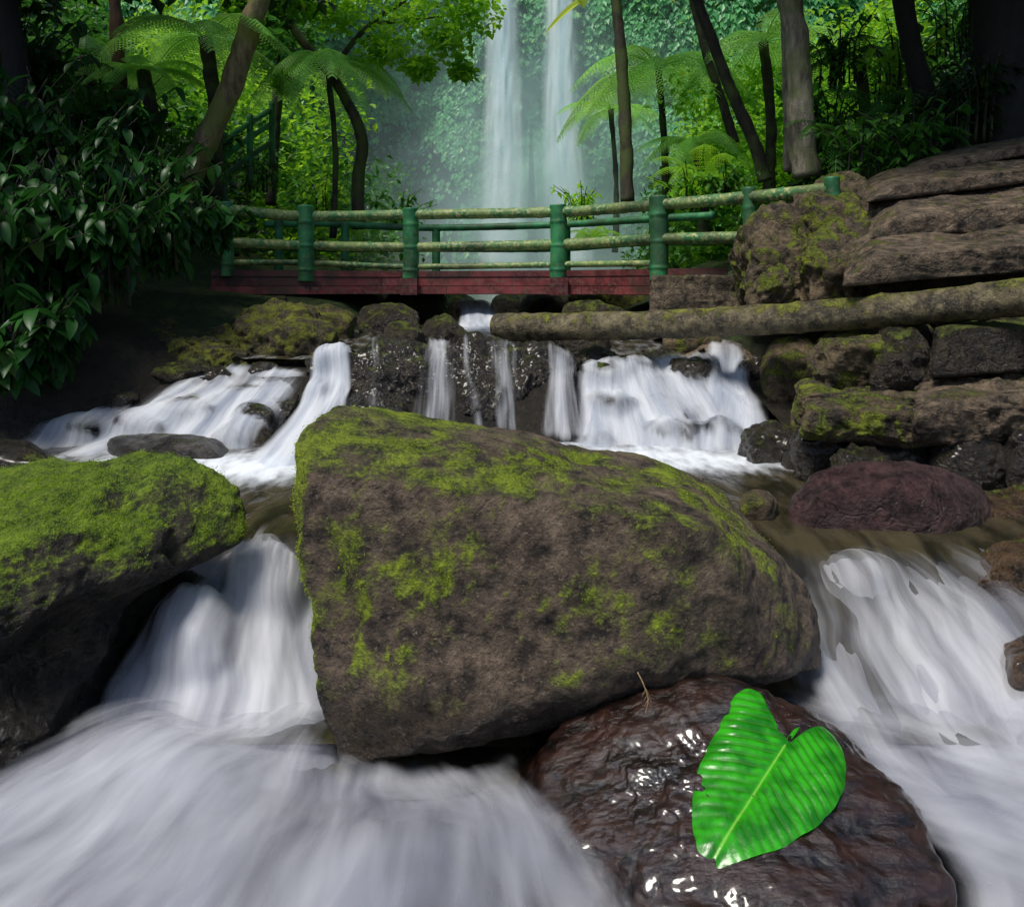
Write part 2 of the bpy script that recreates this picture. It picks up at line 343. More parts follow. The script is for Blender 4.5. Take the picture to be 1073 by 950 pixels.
rk("wet brown rock with water sliding over it",M_brw,(960,1060,640,740,3.05,3.4),147,.03,4,6,grp=G,p=12)
rk("small mossy stone in the pool",M_mossr,(774,816,512,540,3.7,3.95),44,.01,8,4,grp=G)
rk("low grey rock lying in the pool",M_grey,(105,248,451,492,5.0,5.7),45,.03,4,5,grp=G,bed=False)
rk("dark wet rock at the pool's edge",M_wetd,(-60,66,458,512,4.5,5.2),46,.04,4,5,grp=G)
rk("grey rock with water running round it",M_grey,(222,300,392,428,6.0,6.6),47,.03,4,5,grp=G)
rk("brown rock in the side cascade",M_wetd,(165,240,406,448,5.8,6.3),48,.05,4,5,grp=G)
rk("tan rock in the side cascade",M_tan,(112,185,430,466,5.5,6.0),49,.03,4,5,grp=G)
rk("small dark stone in the side cascade",M_wetd,(246,292,420,450,5.5,5.9),148,.03,4,5,grp=G)
rk("small dark stone in the side cascade",M_wetd,(60,112,436,468,5.5,5.9),149,.03,4,5,grp=G)
rk("wet stone under the fan of falling water",M_wetd,(305,352,400,440,5.8,6.3),248,.04,4,5,grp=G,p=14)
rk("dark rock between two streams of the cascade",M_wetd,(590,672,358,425,6.4,7.1),50,.06,4,6,grp=G)
rk("dark tan-streaked rock at the head of the cascade",M_wetd,(662,722,364,410,6.4,7.0),51,.06,4,6,grp=G)
rk("tan-topped rock at the head of the cascade",M_tan,(710,800,354,402,6.4,7.1),52,.06,4,6,grp=G)
rk("dark wet rock at the foot of the cascade",M_wetd,(768,862,436,502,4.9,5.7),53,.07,4,6,grp=G,bed=False)
rk("dark wet stone in the lower cascade",M_wetd,(700,742,430,462,5.7,6.1),153,.04,4,5,grp=G)
rk("mossy rock at the stream bank",M_mossr,(795,872,350,412,5.9,6.6),54,.05,4,5,grp=G)
rk("small dark stone at the cascade's foot",M_wetd,(815,880,462,502,4.7,5.1),55,.03,5,4,grp=G)
M_slope=rock_mat('mossy_slope',(.035,.028,.013),(.09,.07,.03),moss=1.06,rough=.8,mossc=((.05,.065,.006),(.25,.26,.02)),nzk=.2,nbk=3.0,dark=(.012,.010,.005))
for i,(a,b,c,d,y0,m) in enumerate(((398,446,336,366,7.2,M_dark),(438,492,330,362,7.6,M_dark),(536,592,338,370,7.0,M_dark),(585,640,342,372,7.0,M_dark),(690,760,342,372,7.0,M_mossr),
   (300,372,318,350,8.0,M_slope),(372,440,316,350,8.4,M_dark),(585,660,312,350,8.4,M_dark),(400,470,298,334,10.4,M_dark),(330,410,296,332,10.6,M_slope),(540,610,298,334,10.6,M_dark),(600,680,292,334,10.2,M_slope),(455,500,306,330,11.4,M_dark),(515,560,304,330,11.6,M_dark))):
    rk("dark rounded stone in the upper stream",m,(a,b,c,d,y0,y0+.7),500+i,.05,4,5,grp=G,j=.3,bed=False)
rk("dark mossy bank below the bridge",M_slope,(225,365,304,402,6.8,8.3),60,.16,2.4,6,grp=G,bed=False,p=16)
rk("dark mossy bank below the plants",M_slope,(90,300,328,432,6.5,7.9),61,.18,2.4,7,grp=G,bed=False,p=14)
rk("dark bank rock in shade",M_dark,(-20,150,372,450,6.2,7.6),62,.12,3,5,grp=G,bed=False)
for i,(a,b,c,d,y0,y1) in enumerate(((768,872,205,325,6.2,7.3),(812,940,180,300,6.3,7.5),(838,960,226,318,5.75,6.9),(782,850,256,325,6.0,6.7),(878,990,190,262,6.3,7.2))):
    rk("mossy cut rock face beside the steps",M_mossr if i<4 else M_tan,(a,b,c,d,y0,y1),63+i*200,.16,2.6,6,grp=G,zb=1.35,bed=False,j=.25,p=20)
rk("mossy rock below the log",M_mossr,(845,985,336,402,4.95,6.0),64,.10,3.5,6,grp=G,j=.3)
rk("dark craggy rock below the log",M_dark,(905,1000,330,400,4.75,5.6),67,.08,3.5,6,grp=G,j=.3)
def slab(l,m,args,seed,parent=None,nm='rock',**k):
    o=hull_rock(nm,slab_pts(*args),m,sub=k.pop('sub',6),p=k.pop('p',50),amp=k.pop('amp',.035),fr=k.pop('fr',3),seed=seed,parent=parent,cd=k.pop('cd',(.95,.995)),bed=False,**k)
    if parent is None: tag(o,l,"rock",G)
    return o
slab("squared dark stone block below the log",M_dark,(975,1160,333,345,396,4.55,5.2,-6),65,amp=.04,p=30)
slab("mossy tan shelf rock with dark undercut front",M_mossr,(835,1000,388,424,462,4.3,5.5,8),66,amp=.13,p=24,sub=7,cuts=30,cd=(.92,.99))
slab("mossy tan shelf rock above dark stones",M_tan,(955,1180,382,424,470,4.15,5.3,-10),166,amp=.12,p=24,sub=7,cuts=30,cd=(.92,.99))
for i,(a,b,c,d,y0,y1) in enumerate(((832,912,432,492,4.45,5.0),(895,985,438,498,4.3,4.9),(970,1060,440,500,4.15,4.8),(1040,1150,425,505,4.0,4.8),(870,930,462,500,4.2,4.5))):
    rk("dark wet rock wedged under the shelf",M_wetd,(a,b,c,d,y0,y1),160+i,.09,3.4,5,grp=G,bed=False,j=.35,p=20)
st=empty('stone_steps',at(1000,300,5.6))
for i,a in enumerate(((886,1250,240,272,300,5.15,6.15,-30,30),(908,1250,202,230,254,5.75,6.8,-34,24),(905,1250,180,198,213,6.3,7.4,-42,20),(950,1250,166,177,188,6.9,7.9,-62,10))):
    slab('',M_tan,a,70+i,parent=st,nm='step',amp=.065,fr=2.4,strata=.006,sub=7,p=90,cuts=16,cd=(.95,.99))
for i,a in enumerate(((908,1250,266,286,322,5.45,6.2,-30,10),(926,1250,228,242,274,6.05,6.8,-34,10),(922,1250,200,208,234,6.6,7.4,-42,10))):
    slab('',M_dark,a,80+i,parent=st,nm='riser',amp=.08,strata=.01,sub=6,p=30,cuts=30,cd=(.92,.99))  # darker stone colour paints shade into the gaps between steps
tag(st,"rough worn brown stone steps climbing the bank","steps")
for i in range(34):
    tier=i%3; y=(6.35,5.95,5.6)[tier]+r_.uniform(-.12,.12); z=(.84,.60,.40)[tier]+r_.uniform(-.09,.03)
    x=-3.3+5.5*((i//3)+r_.uniform(.1,.9))/11.4
    if -1.5<x<.5: continue
    s=r_.uniform(.15,.28)
    o=hull_rock('rock',blob((x,y,z),(s*1.25,s,s*.7),300+i),M_wetd if i%4 else M_dark,5,24,.05,5,300+i)
    tag(o,"dark wet jagged stone in the cascade","rock",G)
# ---------------------------------------------------------------- terrain
def terr(x,y):
    bed=np.interp(y,[-6,2.5,2.9,3.45,5.4,6.2,10,20,27],[-.2,-.2,-.02,.24,.25,.80,1.0,1.6,2.2])
    xl=np.interp(y,[0,3.5,5,6.5,9,12,22],[-3.6,-3.5,-3.6,-2.9,-1.7,-1.3,-2.5])
    xr=np.interp(y,[0,3.5,5,6.5,9,12,22],[3.4,2.9,2.5,2.3,1.1,1.3,3.5])
    d=np.maximum(np.maximum(xl-x,x-xr),0)
    r=np.interp(d,[0,.5,1.5,3,5,8,14,30],[0,.35,.65,.9,1.8,4,9,20])*np.interp(y,[0,3,6],[.5,.7,1])
    n=fbm(np.stack([x*1.2,y*1.2,x*0],1),5,5)*np.interp(d,[0,1,6],[.08,.16,.6])
    return bed+r+n
gx=np.r_[np.linspace(-70,-8,40)[:-1],np.linspace(-8,8,260),np.linspace(8,70,40)[1:]]
gy=np.r_[np.linspace(-40,0,12)[:-1],np.linspace(0,13,230),np.linspace(13,70,70)[1:]]
X,Y=np.meshgrid(gx,gy,indexing='ij'); X=X.ravel();Y=Y.ravel()
V=np.stack([X,Y,terr(X,Y)],1)
g=mk('ground',V,grid_faces(len(gx),len(gy)),M_ground); g["kind"]="structure"
cx=np.linspace(-34,34,260); cz=np.linspace(-1,22,120)
X,Zz=np.meshgrid(cx,cz,indexing='ij'); X=X.ravel();Zz=Zz.ravel()
def cly(x,z):
    base=27-.018*x**2+ .06*z
    base=base-2.2*np.exp(-((x+9)/2.6)**2)*(z<30) + 2.4*np.exp(-((x+4.6)/2.2)**2)*np.exp(-((z-3)/5.5)**2) -1.5*np.exp(-((x-8)/3)**2)
    return base+fbm(np.stack([x*.5,z*.35,x*0],1),5,9)*1.6+fbm(np.stack([x*1.7,z*.7,x*0],1),4,19)*.4
V=np.stack([X,cly(X,Zz),Zz],1)
c=mk('cliff',V,grid_faces(len(cx),len(cz))[:,::-1],M_cliff); c["kind"]="structure"
bx=np.linspace(-5,5,200); by=np.linspace(2,8,160); X,Y=np.meshgrid(bx,by,indexing='ij'); X=X.ravel();Y=Y.ravel()
def bvt(L):
    V,F_=join(L); return BVHTree.FromPolygons(V.tolist(),F_.tolist())
bv1=bvt(BED); bv2=BVHTree.FromPolygons(np.stack([X,Y,terr(X,Y)],1).tolist(),grid_faces(200,160).tolist())
bv_left=bvt(LEFT); bv_all=bvt(HERO+LEFT)
def fade(V,rad,bv=None):
    bv=bv or bv_all
    o=np.ones(len(V))
    for i,p_ in enumerate(V):
        r=bv.find_nearest(Vector(p_),rad)
        if r[0] is not None: o[i]=r[3]/rad
    return o*o*(3-2*o)
# ---------------------------------------------------------------- water
M_silk=silk_mat('silky_cascade',su=6,sv=.7,k=1.0,lo=.1,hi=1.3,ca=(.54,.59,.70),cb=(.95,.97,1),maxa=.8,warp_=.12)
M_side=silk_mat('silky_front_fall',su=4.6,sv=.5,k=1.35,lo=.05,hi=1.5,ca=(.36,.38,.47),cb=(.95,.96,1),maxa=.8,bump=.4,warp_=.3,patch=.8)
M_thin=silk_mat('thin_cascade',su=8,sv=.7,k=1.6,lo=.15,hi=1.4,maxa=.68,warp_=.1)
M_foam=silk_mat('foam_water',su=3.4,sv=.8,k=1.3,lo=.0,hi=1.5,ca=(.29,.31,.40),cb=(.92,.94,1.0),maxa=.62,bump=.5,patch=1.5)  # grey-violet streak tone puts soft streaky shadow into the foam colour
M_fall=silk_mat('tall_waterfall',su=2.0,sv=.10,k=.9,lo=-.05,hi=1.3,ca=(.72,.88,.96),cb=(.97,1,1),bump=.08,tl_=.15,maxa=.8,warp_=.1)
M_pool=pool_mat('pool_water',(.016,.014,.008),(.06,.05,.028))
def blur(a,n):
    for _ in range(n):
        p=np.pad(a,1,'edge'); a=(p[:-2,1:-1]+p[2:,1:-1]+p[1:-1,:-2]+p[1:-1,2:]+2*p[1:-1,1:-1])/6
    return a
def ribbon(name,L,R,nu=40,nv=60,layers=3,bulge=.03,namp=.02,gap=.02,edge=.22,vf=(.04,.12),mat=None,d0=.85,seed=0,push=(0,-.6,1),drape=False,dv=None,mx=.40,soft=0,cut=0,extra=(),sbv=None,du=None,bl=5):
    a=cr(L,nv);b=cr(R,nv); u=np.linspace(0,1,nu)
    W=np.linalg.norm(a-b,axis=1).mean(); Ln=np.r_[0,np.cumsum(np.linalg.norm(np.diff((a+b)/2,axis=0),axis=1))]
    push=np.array(push,float); push/=np.linalg.norm(push)
    V0=(a[None]*(1-u)[:,None,None]+b[None]*u[:,None,None]).reshape(-1,3)
    lift=0
    if drape:
        lf=np.zeros(len(V0)); pv=Vector(-push)
        for q,vv_ in enumerate(V0):
            o_=Vector(vv_+push*.45); best=.9
            for bv in (bv1,bv2)+tuple(extra):
                h_=bv.ray_cast(o_,pv,.9)
                if h_[0] is not None: best=min(best,h_[3])
            lf[q]=.45-best+.015
        raw=np.clip(lf,-.12,.44).reshape(nu,nv); lf=np.clip(lf,-.12,mx).reshape(nu,nv); sm=blur(lf,bl); lift=np.maximum(sm,lf*.8+sm*.2)
        lift=blur(lift,2).ravel()
        prot=np.clip((raw-blur(raw,14))/.06,0,1).ravel()*cut
    else: prot=0
    Vs=[];Fs=[];U=[];Dn=[];o=0
    for k in range(layers):
        uu=np.repeat(u,nv); vv=np.tile(np.linspace(0,1,nv),nu); ll=np.tile(Ln,nu)
        h=bulge*np.sin(np.pi*uu)+namp*fbm(np.stack([uu*W*7,ll*1.2,uu*0+k*.7],1),4,seed)+gap*k+lift
        V=V0+push*h[:,None]
        ed=np.clip(np.minimum(uu,1-uu)/edge,0,1); ed=ed*ed*(3-2*ed)
        ve=np.clip(vv/vf[0],0,1)*np.clip((1-vv)/vf[1],0,1); ve=ve*ve*(3-2*ve)
        D=(d0-.12*k)*ed*ve -.25*(1-ed*ve)-prot
        if dv: D=D+np.interp(vv,np.linspace(0,1,len(dv)),dv)
        if du: D=D+np.interp(uu,np.linspace(0,1,len(du)),du)
        if soft: f_=fade(V,soft,sbv); D=D*f_-.3*(1-f_)
        Dn.append(D); U.append(np.stack([uu*W+k*3.7+seed,ll+k*2.1],1))
        Vs.append(V);Fs.append(grid_faces(nu,nv,o));o+=len(V)
    ob=mk(name,np.vstack(Vs),np.vstack(Fs),mat or M_silk,True,attrs={'dens':np.concatenate(Dn)},uv=np.vstack(U))
    ob["kind"]="structure"; return ob
for i,(x0,x1,xb0,xb1) in enumerate(((500,551,486,564),(560,612,552,642))):
    Y0=23.2
    L=[at(x0,-120,Y0+.6),at(x0-1,40,Y0+.3),at(x0-5,140,Y0),at(xb0,285,Y0-.4)]
    R=[at(x1,-120,Y0+.6),at(x1+2,40,Y0+.3),at(x1+7,140,Y0),at(xb1,285,Y0-.4)]
    ribbon('waterfall',L,R,40,60,2,.2,.12,.12,.5,(.01,.03),M_fall,1.2,seed=i*5,push=(0,-1,0))
kw=dict(drape=True)
ribbon('water',S((250,528,3.9),(222,565,3.45),(150,625,3.0),(98,700,2.7),(40,790,2.5),(-40,860,2.3)),
  S((330,528,3.9),(340,570,3.4),(352,650,3.0),(362,720,2.76),(382,800,2.5),(430,880,2.2)),100,110,3,.04,.06,.028,.12,(.2,.15),M_side,1.1,1,dv=[-.6,-.45,-.08,.05,.12,.1],du=[-.15,-.08,0,0,0],soft=.06,mx=.16,cut=.12,bl=8,**kw)
ribbon('water',S((760,530,3.85),(790,575,3.4),(815,640,3.05),(835,710,2.75),(890,800,2.4),(985,900,2.08),(1020,990,1.8)),
  S((1010,560,3.85),(1090,600,3.6),(1180,650,3.3),(1260,720,3.0),(1330,800,2.6),(1380,900,2.2),(1400,990,1.9)),100,100,3,.05,.10,.03,.08,(.2,.05),M_side,1.05,2,dv=[-.8,-.6,-.14,.05,.05,0],soft=.06,mx=.28,cut=.1,bl=9,**kw)
ribbon('water',S((332,358,6.8),(318,395,6.0),(276,450,5.3),(190,507,4.55)),S((374,358,6.7),(372,400,5.95),(358,450,5.3),(362,507,4.55)),60,80,3,.04,.05,.025,.25,(.08,.12),M_silk,1.25,3,mx=.18,cut=.1,bl=8,**kw)
ribbon('water',S((205,398,6.6),(160,424,6.1),(80,448,5.5),(0,478,4.95)),S((340,390,6.6),(322,432,6.0),(294,467,5.4),(245,502,4.65)),80,70,3,.02,.05,.02,.2,(.14,.15),M_silk,1.1,4,mx=.14,cut=.9,**kw)
ribbon('water',S((60,440,6.0),(20,460,5.5),(-40,482,5.1)),S((175,428,6.0),(140,452,5.5),(110,482,5.0)),40,40,2,.02,.05,.02,.3,(.2,.15),M_silk,.8,14,mx=.1,cut=1,**kw)
for i,(a,b,c,d,y0,y1,dd) in enumerate(((378,404,366,410,366,446,.5),(430,486,414,488,350,454,.75),(478,500,484,524,364,456,.4),(508,548,506,560,356,456,.6),(562,616,552,630,376,462,.9))):
    ribbon('water',S((a,y0-8,6.7),(a,y0+10,6.05),((a+c)/2,(y0+y1)/2,5.8),(c,y1,5.5)),S((b,y0-8,6.7),(b,y0+10,6.05),((b+d)/2,(y0+y1)/2,5.8),(d,y1,5.5)),36,70,2,.0,.03,.02,.5,(.12,.14),M_thin,dd,10+i,cut=.6,**kw)
ribbon('water',S((594,384,6.6),(592,412,6.1),(586,447,5.7),(578,492,5.0)),S((690,384,6.6),(706,418,6.1),(736,452,5.7),(770,494,5.0)),80,60,3,.03,.05,.02,.25,(.14,.1),M_silk,1.05,5,mx=.16,cut=.6,**kw)
ribbon('water',S((652,378,6.7),(660,408,6.2),(668,442,5.8),(674,500,4.85)),S((742,383,6.7),(776,417,6.2),(822,452,5.7),(874,500,4.85)),70,60,3,.03,.08,.02,.22,(.14,.1),M_silk,1.0,6,mx=.16,cut=.7,**kw)
ribbon('water',S((728,366,6.8),(730,398,6.1),(716,430,5.8),(700,480,5.1)),S((784,368,6.8),(794,400,6.1),(816,435,5.8),(840,482,5.1)),50,50,3,.03,.05,.02,.35,(.12,.1),M_silk,1.1,7,mx=.16,cut=.6,**kw)
ribbon('water',S((474,318,10.2),(476,334,9.4),(468,352,8.2)),S((520,318,10.2),(528,334,9.4),(538,352,8.2)),20,30,3,.05,.04,.02,.3,(.1,.1),M_silk,1.3,8)
def hf(name,x0,x1,y0,y1,nx,ny,zf,df,mat,layers=1,gap=.0,uvf=None,dl=.1,soft=0):
    xs=np.linspace(x0,x1,nx);ys=np.linspace(y0,y1,ny);X,Y=np.meshgrid(xs,ys,indexing='ij');X=X.ravel();Y=Y.ravel()
    Vs=[];Fs=[];U=[];D=[];o=0
    for k in range(layers):
        z=zf(X,Y,k)+gap*k; V=np.stack([X,Y,z],1)
        Vs.append(V);Fs.append(grid_faces(nx,ny,o));o+=len(X)
        d_=df(X,Y,k)-dl*k
        if soft: f_=fade(V,soft); d_=d_*f_-.3*(1-f_)
        D.append(d_)
        u=uvf(X,Y) if uvf else np.stack([X,Y],1)
        U.append(u+np.array([k*4.3,k*2.9]))
    ob=mk(name,np.vstack(Vs),np.vstack(Fs),mat,True,attrs={'dens':np.concatenate(D)},uv=np.vstack(U)); ob["kind"]="structure"; return ob
def gs(X,Y,x,y,sx,sy): return np.exp(-((X-x)/sx)**2-((Y-y)/sy)**2)
def zp(X,Y,k):
    lip=3.6
    z=.385+.012*fbm(np.stack([X*2,Y*1.2,X*0],1),3,2)
    t=np.clip((lip-Y)/.9,0,1); return z-.42*t*t*(3-2*t)
def dp(X,Y,k):
    d=.95*gs(X,Y,-1.7,4.75,.75,.45)+.9*gs(X,Y,1.3,5.0,.9,.45)+.8*gs(X,Y,-.2,5.5,1.4,.4)+.6*gs(X,Y,-2.8,5.1,.9,.4)
    return np.clip(d,0,1)-.08
hf('water',-5,4.5,2.55,6.2,200,120,zp,dp,M_pool)
hf('water',-3.5,4,6.7,22,60,120,lambda X,Y,k:np.interp(Y,[6.7,9,12,22],[.93,1.08,1.2,1.85])+.03*fbm(np.stack([X*2,Y,X*0],1),3,4),
   lambda X,Y,k:np.clip(.3*(Y<9)+.5*(Y>18),0,1),M_pool)
hf('water',-5,5,-2,3.0,60,60,lambda X,Y,k:X*0-.1,lambda X,Y,k:X*0+.1,M_pool)
def zfm(X,Y,k):
    z=-.07+.10*fbm(np.stack([X*1.6+Y*.6,Y*1.1,X*0+k*.12],1),3,6)
    z+=.11*gs(X,Y,-1.1,2.35,.45,.3)+.15*gs(X,Y,-.22,2.0,.33,.20)+.05*gs(X,Y,-.9,1.8,.5,.3)+.06*gs(X,Y,1.7,2.1,.4,.3)
    return z
def dfm(X,Y,k):
    d=.95-1.0*gs(X,Y,-.25,2.50,.36,.10)-.3*gs(X,Y,.2,1.75,.35,.25)-.35*gs(X,Y,1.15,1.75,.25,.2)
    d*=np.clip((3.0-Y)/.3,0,1)
    return d
def uvfm(X,Y):
    cx_,cy_=-.75,3.6
    th=np.arctan2(X-cx_,cy_-Y); r=np.hypot(X-cx_,cy_-Y)
    return np.stack([th*1.6+.12*r,r],1)
hf('water',-2.8,2.8,.9,3.0,200,100,zfm,dfm,M_foam,4,.03,uvfm,.1,soft=.09)
m,nt,outn=newmat('spray_mist')
d=N(nt,'ShaderNodeAttribute',attribute_name='dens').outputs['Fac']; P=geo(nt).outputs['Position']
al=mth(nt,'MULTIPLY',d,sstep(nt,noise(nt,P,.45,4,.5),.15,.6),clamp=True)
w_=N(nt,'ShaderNodeMixShader',{0:.5,1:N(nt,'ShaderNodeBsdfDiffuse',{'Color':(.74,.98,1,1)}).outputs[0],2:N(nt,'ShaderNodeBsdfTranslucent',{'Color':(.74,.98,1,1)}).outputs[0]})
nt.links.new(N(nt,'ShaderNodeMixShader',{0:al,1:N(nt,'ShaderNodeBsdfTransparent').outputs[0],2:w_.outputs[0]}).outputs[0],outn.inputs[0])
Vs=[];Fs=[];Dn=[];o=0
for k,(yy,cx_,cz_,sx,sz,am) in enumerate(((22.9,.9,3.2,4.4,5.5,.62),(20.5,.5,5.5,4.6,6,.42),(18.0,.6,3.0,4.0,3.2,.38),(15.5,.2,2.6,3.2,1.7,.22))):
    X,Z=np.meshgrid(np.linspace(-9,9,50)+cx_,np.linspace(-1.5,12,50)+.8,indexing='ij'); X=X.ravel();Z=Z.ravel()
    Vs.append(np.stack([X,yy+.5*fbm(np.stack([X*.3,Z*.3,X*0],1),3,k)+(.12*Z if k else .12*Z+1.0),Z],1)); Fs.append(grid_faces(50,50,o)); o+=2500
    e_=np.clip(1-np.abs(X-cx_)/8.8,0,1)*np.clip((13-Z)/3,0,1)
    Dn.append(am*np.exp(-((X-cx_)/sx)**2-((Z-cz_)/sz)**2)*e_)
mi=mk('mist',np.vstack(Vs),np.vstack(Fs),m,True,attrs={'dens':np.concatenate(Dn)}); mi["kind"]="stuff"
# ---------------------------------------------------------------- vegetation templates
def inst(T,Fc,pos,dr,up,sc,scw=None):
    dr=dr/np.linalg.norm(dr,axis=1)[:,None]
    x=np.cross(dr,up); x/=(np.linalg.norm(x,axis=1)[:,None]+1e-9); z=np.cross(x,dr)
    sw=sc if scw is None else scw
    V=pos[:,None]+T[None,:,0:1]*x[:,None]*sw[:,None,None]+T[None,:,1:2]*dr[:,None]*sc[:,None,None]+T[None,:,2:3]*z[:,None]*sc[:,None,None]
    n=len(pos); k=len(T)
    return V.reshape(-1,3),(Fc[None]+(np.arange(n)*k)[:,None,None]).reshape(-1,Fc.shape[1])
def leafT(rows,wf,droop,fold=.15):
    V=[]
    for i in range(rows):
        t=i/(rows-1); w=wf(t); z=-droop*t*t
        V+= [(-w,t,z-fold*w*-1),(0,t,z),(w,t,z+fold*w)]
    return np.array(V),grid_faces(rows,3)
T_q=(np.array([(0,0,0),(-.32,.45,.06),(0,1,-.12),(.32,.45,.06)]),np.array([[0,3,2,1]]))
T_br=leafT(7,lambda t:.25*math.sin(math.pi*min(1,.04+t*.96))**.7*(1-.35*t)+.003,.4,.35)
def rdir(n,dz=-.2,sd=1):
    d=rng.normal(size=(n,3)); d/=np.linalg.norm(d,axis=1)[:,None]; d[:,2]=d[:,2]*.6+dz; return d
def upv(n,j=.5):
    u=np.tile([0,0,1.],(n,1))+rng.normal(size=(n,3))*j; return u
def cloud(cen,rad,n,s0,s1,T=T_q,dz=-.25,flat=.75,j=.5):
    cen=np.asarray(cen,float).reshape(-1,3); rad=np.broadcast_to(rad,(len(cen),))
    k=rng.integers(0,len(cen),n); d=rng.normal(size=(n,3)); d/=np.linalg.norm(d,axis=1)[:,None]
    r=rng.random(n)**.45; off=d*(r*rad[k])[:,None]; off[:,2]*=flat
    return inst(T[0],T[1],cen[k]+off,rdir(n,dz),upv(n,j),rng.uniform(s0,s1,n))
def frond(base,dirh,length,arch,rise,n=22,wid=.22,sub=9):
    dirh=np.array([dirh[0],dirh[1],0.]); dirh/=np.linalg.norm(dirh); side=np.array([-dirh[1],dirh[0],0])
    t=np.linspace(0,1,30)
    P=np.asarray(base)+dirh*(length*(t*(1-.12*t)))[:,None]+np.array([0,0,1.])*(length*(rise*t-arch*t**2.0))[:,None]
    out=[tube(P,[.013*length/1.5,.004],5,14)]
    ts=np.linspace(.1,.98,n)
    pos=[];dr=[];up=[];sc=[]
    for tt in ts:
        i=tt*29; a=P[int(i)]; b=P[min(29,int(i)+1)]; p=a+(b-a)*(i-int(i)); tg=b-a if int(i)<29 else P[29]-P[28]; tg=tg/np.linalg.norm(tg)
        L=length*wid*(math.sin(math.pi*(tt*.86+.1))**.8)*1.15
        for s in (-1,1):
            d=side*s+tg*.55+np.array([0,0,-.22-random.random()*.12]); d/=np.linalg.norm(d)
            nn=np.cross(d,tg)*s
            if nn[2]<0: nn=-nn
            for q in range(sub):
                f=(q+.5)/sub; pp=p+d*L*f-np.array([0,0,1])*L*.18*f*f
                l=L*.13*(1-.75*f)+.008
                for s2 in (-1,1):
                    pos.append(pp); dr.append(np.cross(d,nn)*s2+d*.5); up.append(nn); sc.append(l*1.5)
    out.append(inst(T_q[0],T_q[1],np.array(pos),np.array(dr),np.array(up),np.array(sc)*.9))
    return out
LM_b=leaf_mat('leaf_bright',(.08,.28,.016),(.32,.64,.03),.5)
LM_f=leaf_mat('leaf_fern',(.12,.44,.05),(.38,.80,.14),.42)
LM_m=leaf_mat('leaf_mid',(.020,.10,.012),(.085,.26,.028),.35)
LM_d=leaf_mat('leaf_dark',(.006,.026,.006),(.02,.065,.012),.2,.4)  # shade towards the sides of the forest is put into this leaf colour
LM_c=leaf_mat('leaf_cliff',(.05,.25,.10),(.18,.54,.20),.35)  # pale bluish green puts distance haze into the ivy colour
LM_y=leaf_mat('leaf_yellow',(.30,.42,.03),(.50,.6,.05),.5)
B_br=bark_mat('bark_brown',(.11,.085,.04),(.28,.22,.11),.8,(.17,.20,.04))
B_red=bark_mat('bark_reddish',(.05,.024,.015),(.11,.055,.035),.2)
B_dk=bark_mat('bark_dark',(.010,.010,.007),(.03,.026,.018),.5)
B_md=bark_mat('bark_mossy',(.028,.026,.016),(.08,.07,.042),.75,(.08,.12,.02))
B_bk=bark_mat('bark_shaded',(.003,.003,.002),(.010,.009,.007),.3,(.01,.015,.004))  # near-black colour stands in for deep shade on the outer trunks
B_lt=bark_mat('bark_light',(.12,.105,.075),(.34,.30,.22),.55,(.14,.18,.05))
def tree(path,rad,bark,lm,crowns,n,label,branches=(),s=(.12,.24),name='tree',T=T_q):
    b=np.asarray(path[0],float); e=empty(name,b); e.location=b
    parts=[tube(path,rad,14,50,.25,seed=len(label))]
    for bp,br in branches: parts.append(tube(bp,br,8,24,.2))
    V,Fc=join(parts); mk('trunk',V,Fc,bark,True,e,b)
    if n:
        cs=np.array([c[:3] for c in crowns]); rs=np.array([c[3] for c in crowns])
        V,Fc=cloud(cs,rs,n,s[0],s[1],T); mk('crown',V,Fc,lm,False,e,b)
    return tag(e,label,"tree")
def ext(path,z):
    a,b=np.asarray(path[-2]),np.asarray(path[-1]); d=(b-a); k=(z-b[2])/max(d[2],.1); return list(path)+[b+d*k]
def high(p,n=9,r=1.0,sp=1.8):  # crown clusters overhead, out of view, added to shade what lies below
    return [(p[0]+rng.normal()*sp,p[1]+rng.normal()*sp,p[2]+rng.normal()*.7,r) for _ in range(n)]
p=ext(S((185,215,9),(205,170,9),(240,95,9),(272,0,9)),7.6)
tree(p,[.17,.16,.14,.13,.08],B_br,LM_m,high(p[-1]+[0,0,.5],5,.8,1.0),350,"leaning mossy brown tree trunk beside the bridge")
p=ext(S((124,190,9.5),(126,130,9.5),(124,60,9.5),(120,0,9.5)),7.5)
tree(p,[.11,.09,.09,.08,.05],B_red,LM_m,high(p[-1]),900,"slender reddish tree trunk among dark plants")
p=S((376,240,11),(375,190,11),(380,150,10.9),(368,115,10.8),(346,78,10.8),(318,45,10.7),(285,-5,10.6),(262,-40,10.5))
crn=[(*at(a,b,Y),r) for a,b,Y,r in ((430,20,10.5,.6),(470,45,10.7,.4),(400,50,10.5,.35),(350,15,10.4,.4),(495,15,10.8,.5),(310,5,10.2,.3),(440,70,10.6,.24),(380,-10,10.4,.7),(470,-20,10.5,.7),(485,75,10.8,.2),(300,88,10.5,.16),(255,10,10,.35))]
tree(p,[.11,.10,.09,.08,.08,.07,.05,.03],B_md,LM_b,crn,4000,"curving dark tree with bright green leafy canopy",
  [(S((350,84,10.8),(362,55,10.7),(392,22,10.6),(425,0,10.5),(450,-30,10.5)),[.06,.04,.03,.02]),(S((395,25,10.6),(440,20,10.6),(490,15,10.8)),[.035,.02,.01]),(S((330,65,10.7),(300,50,10.5),(250,35,10.2)),[.04,.02,.01]),(S((385,38,10.6),(420,60,10.6),(445,75,10.6)),[.025,.01,.008])],s=(.08,.16))
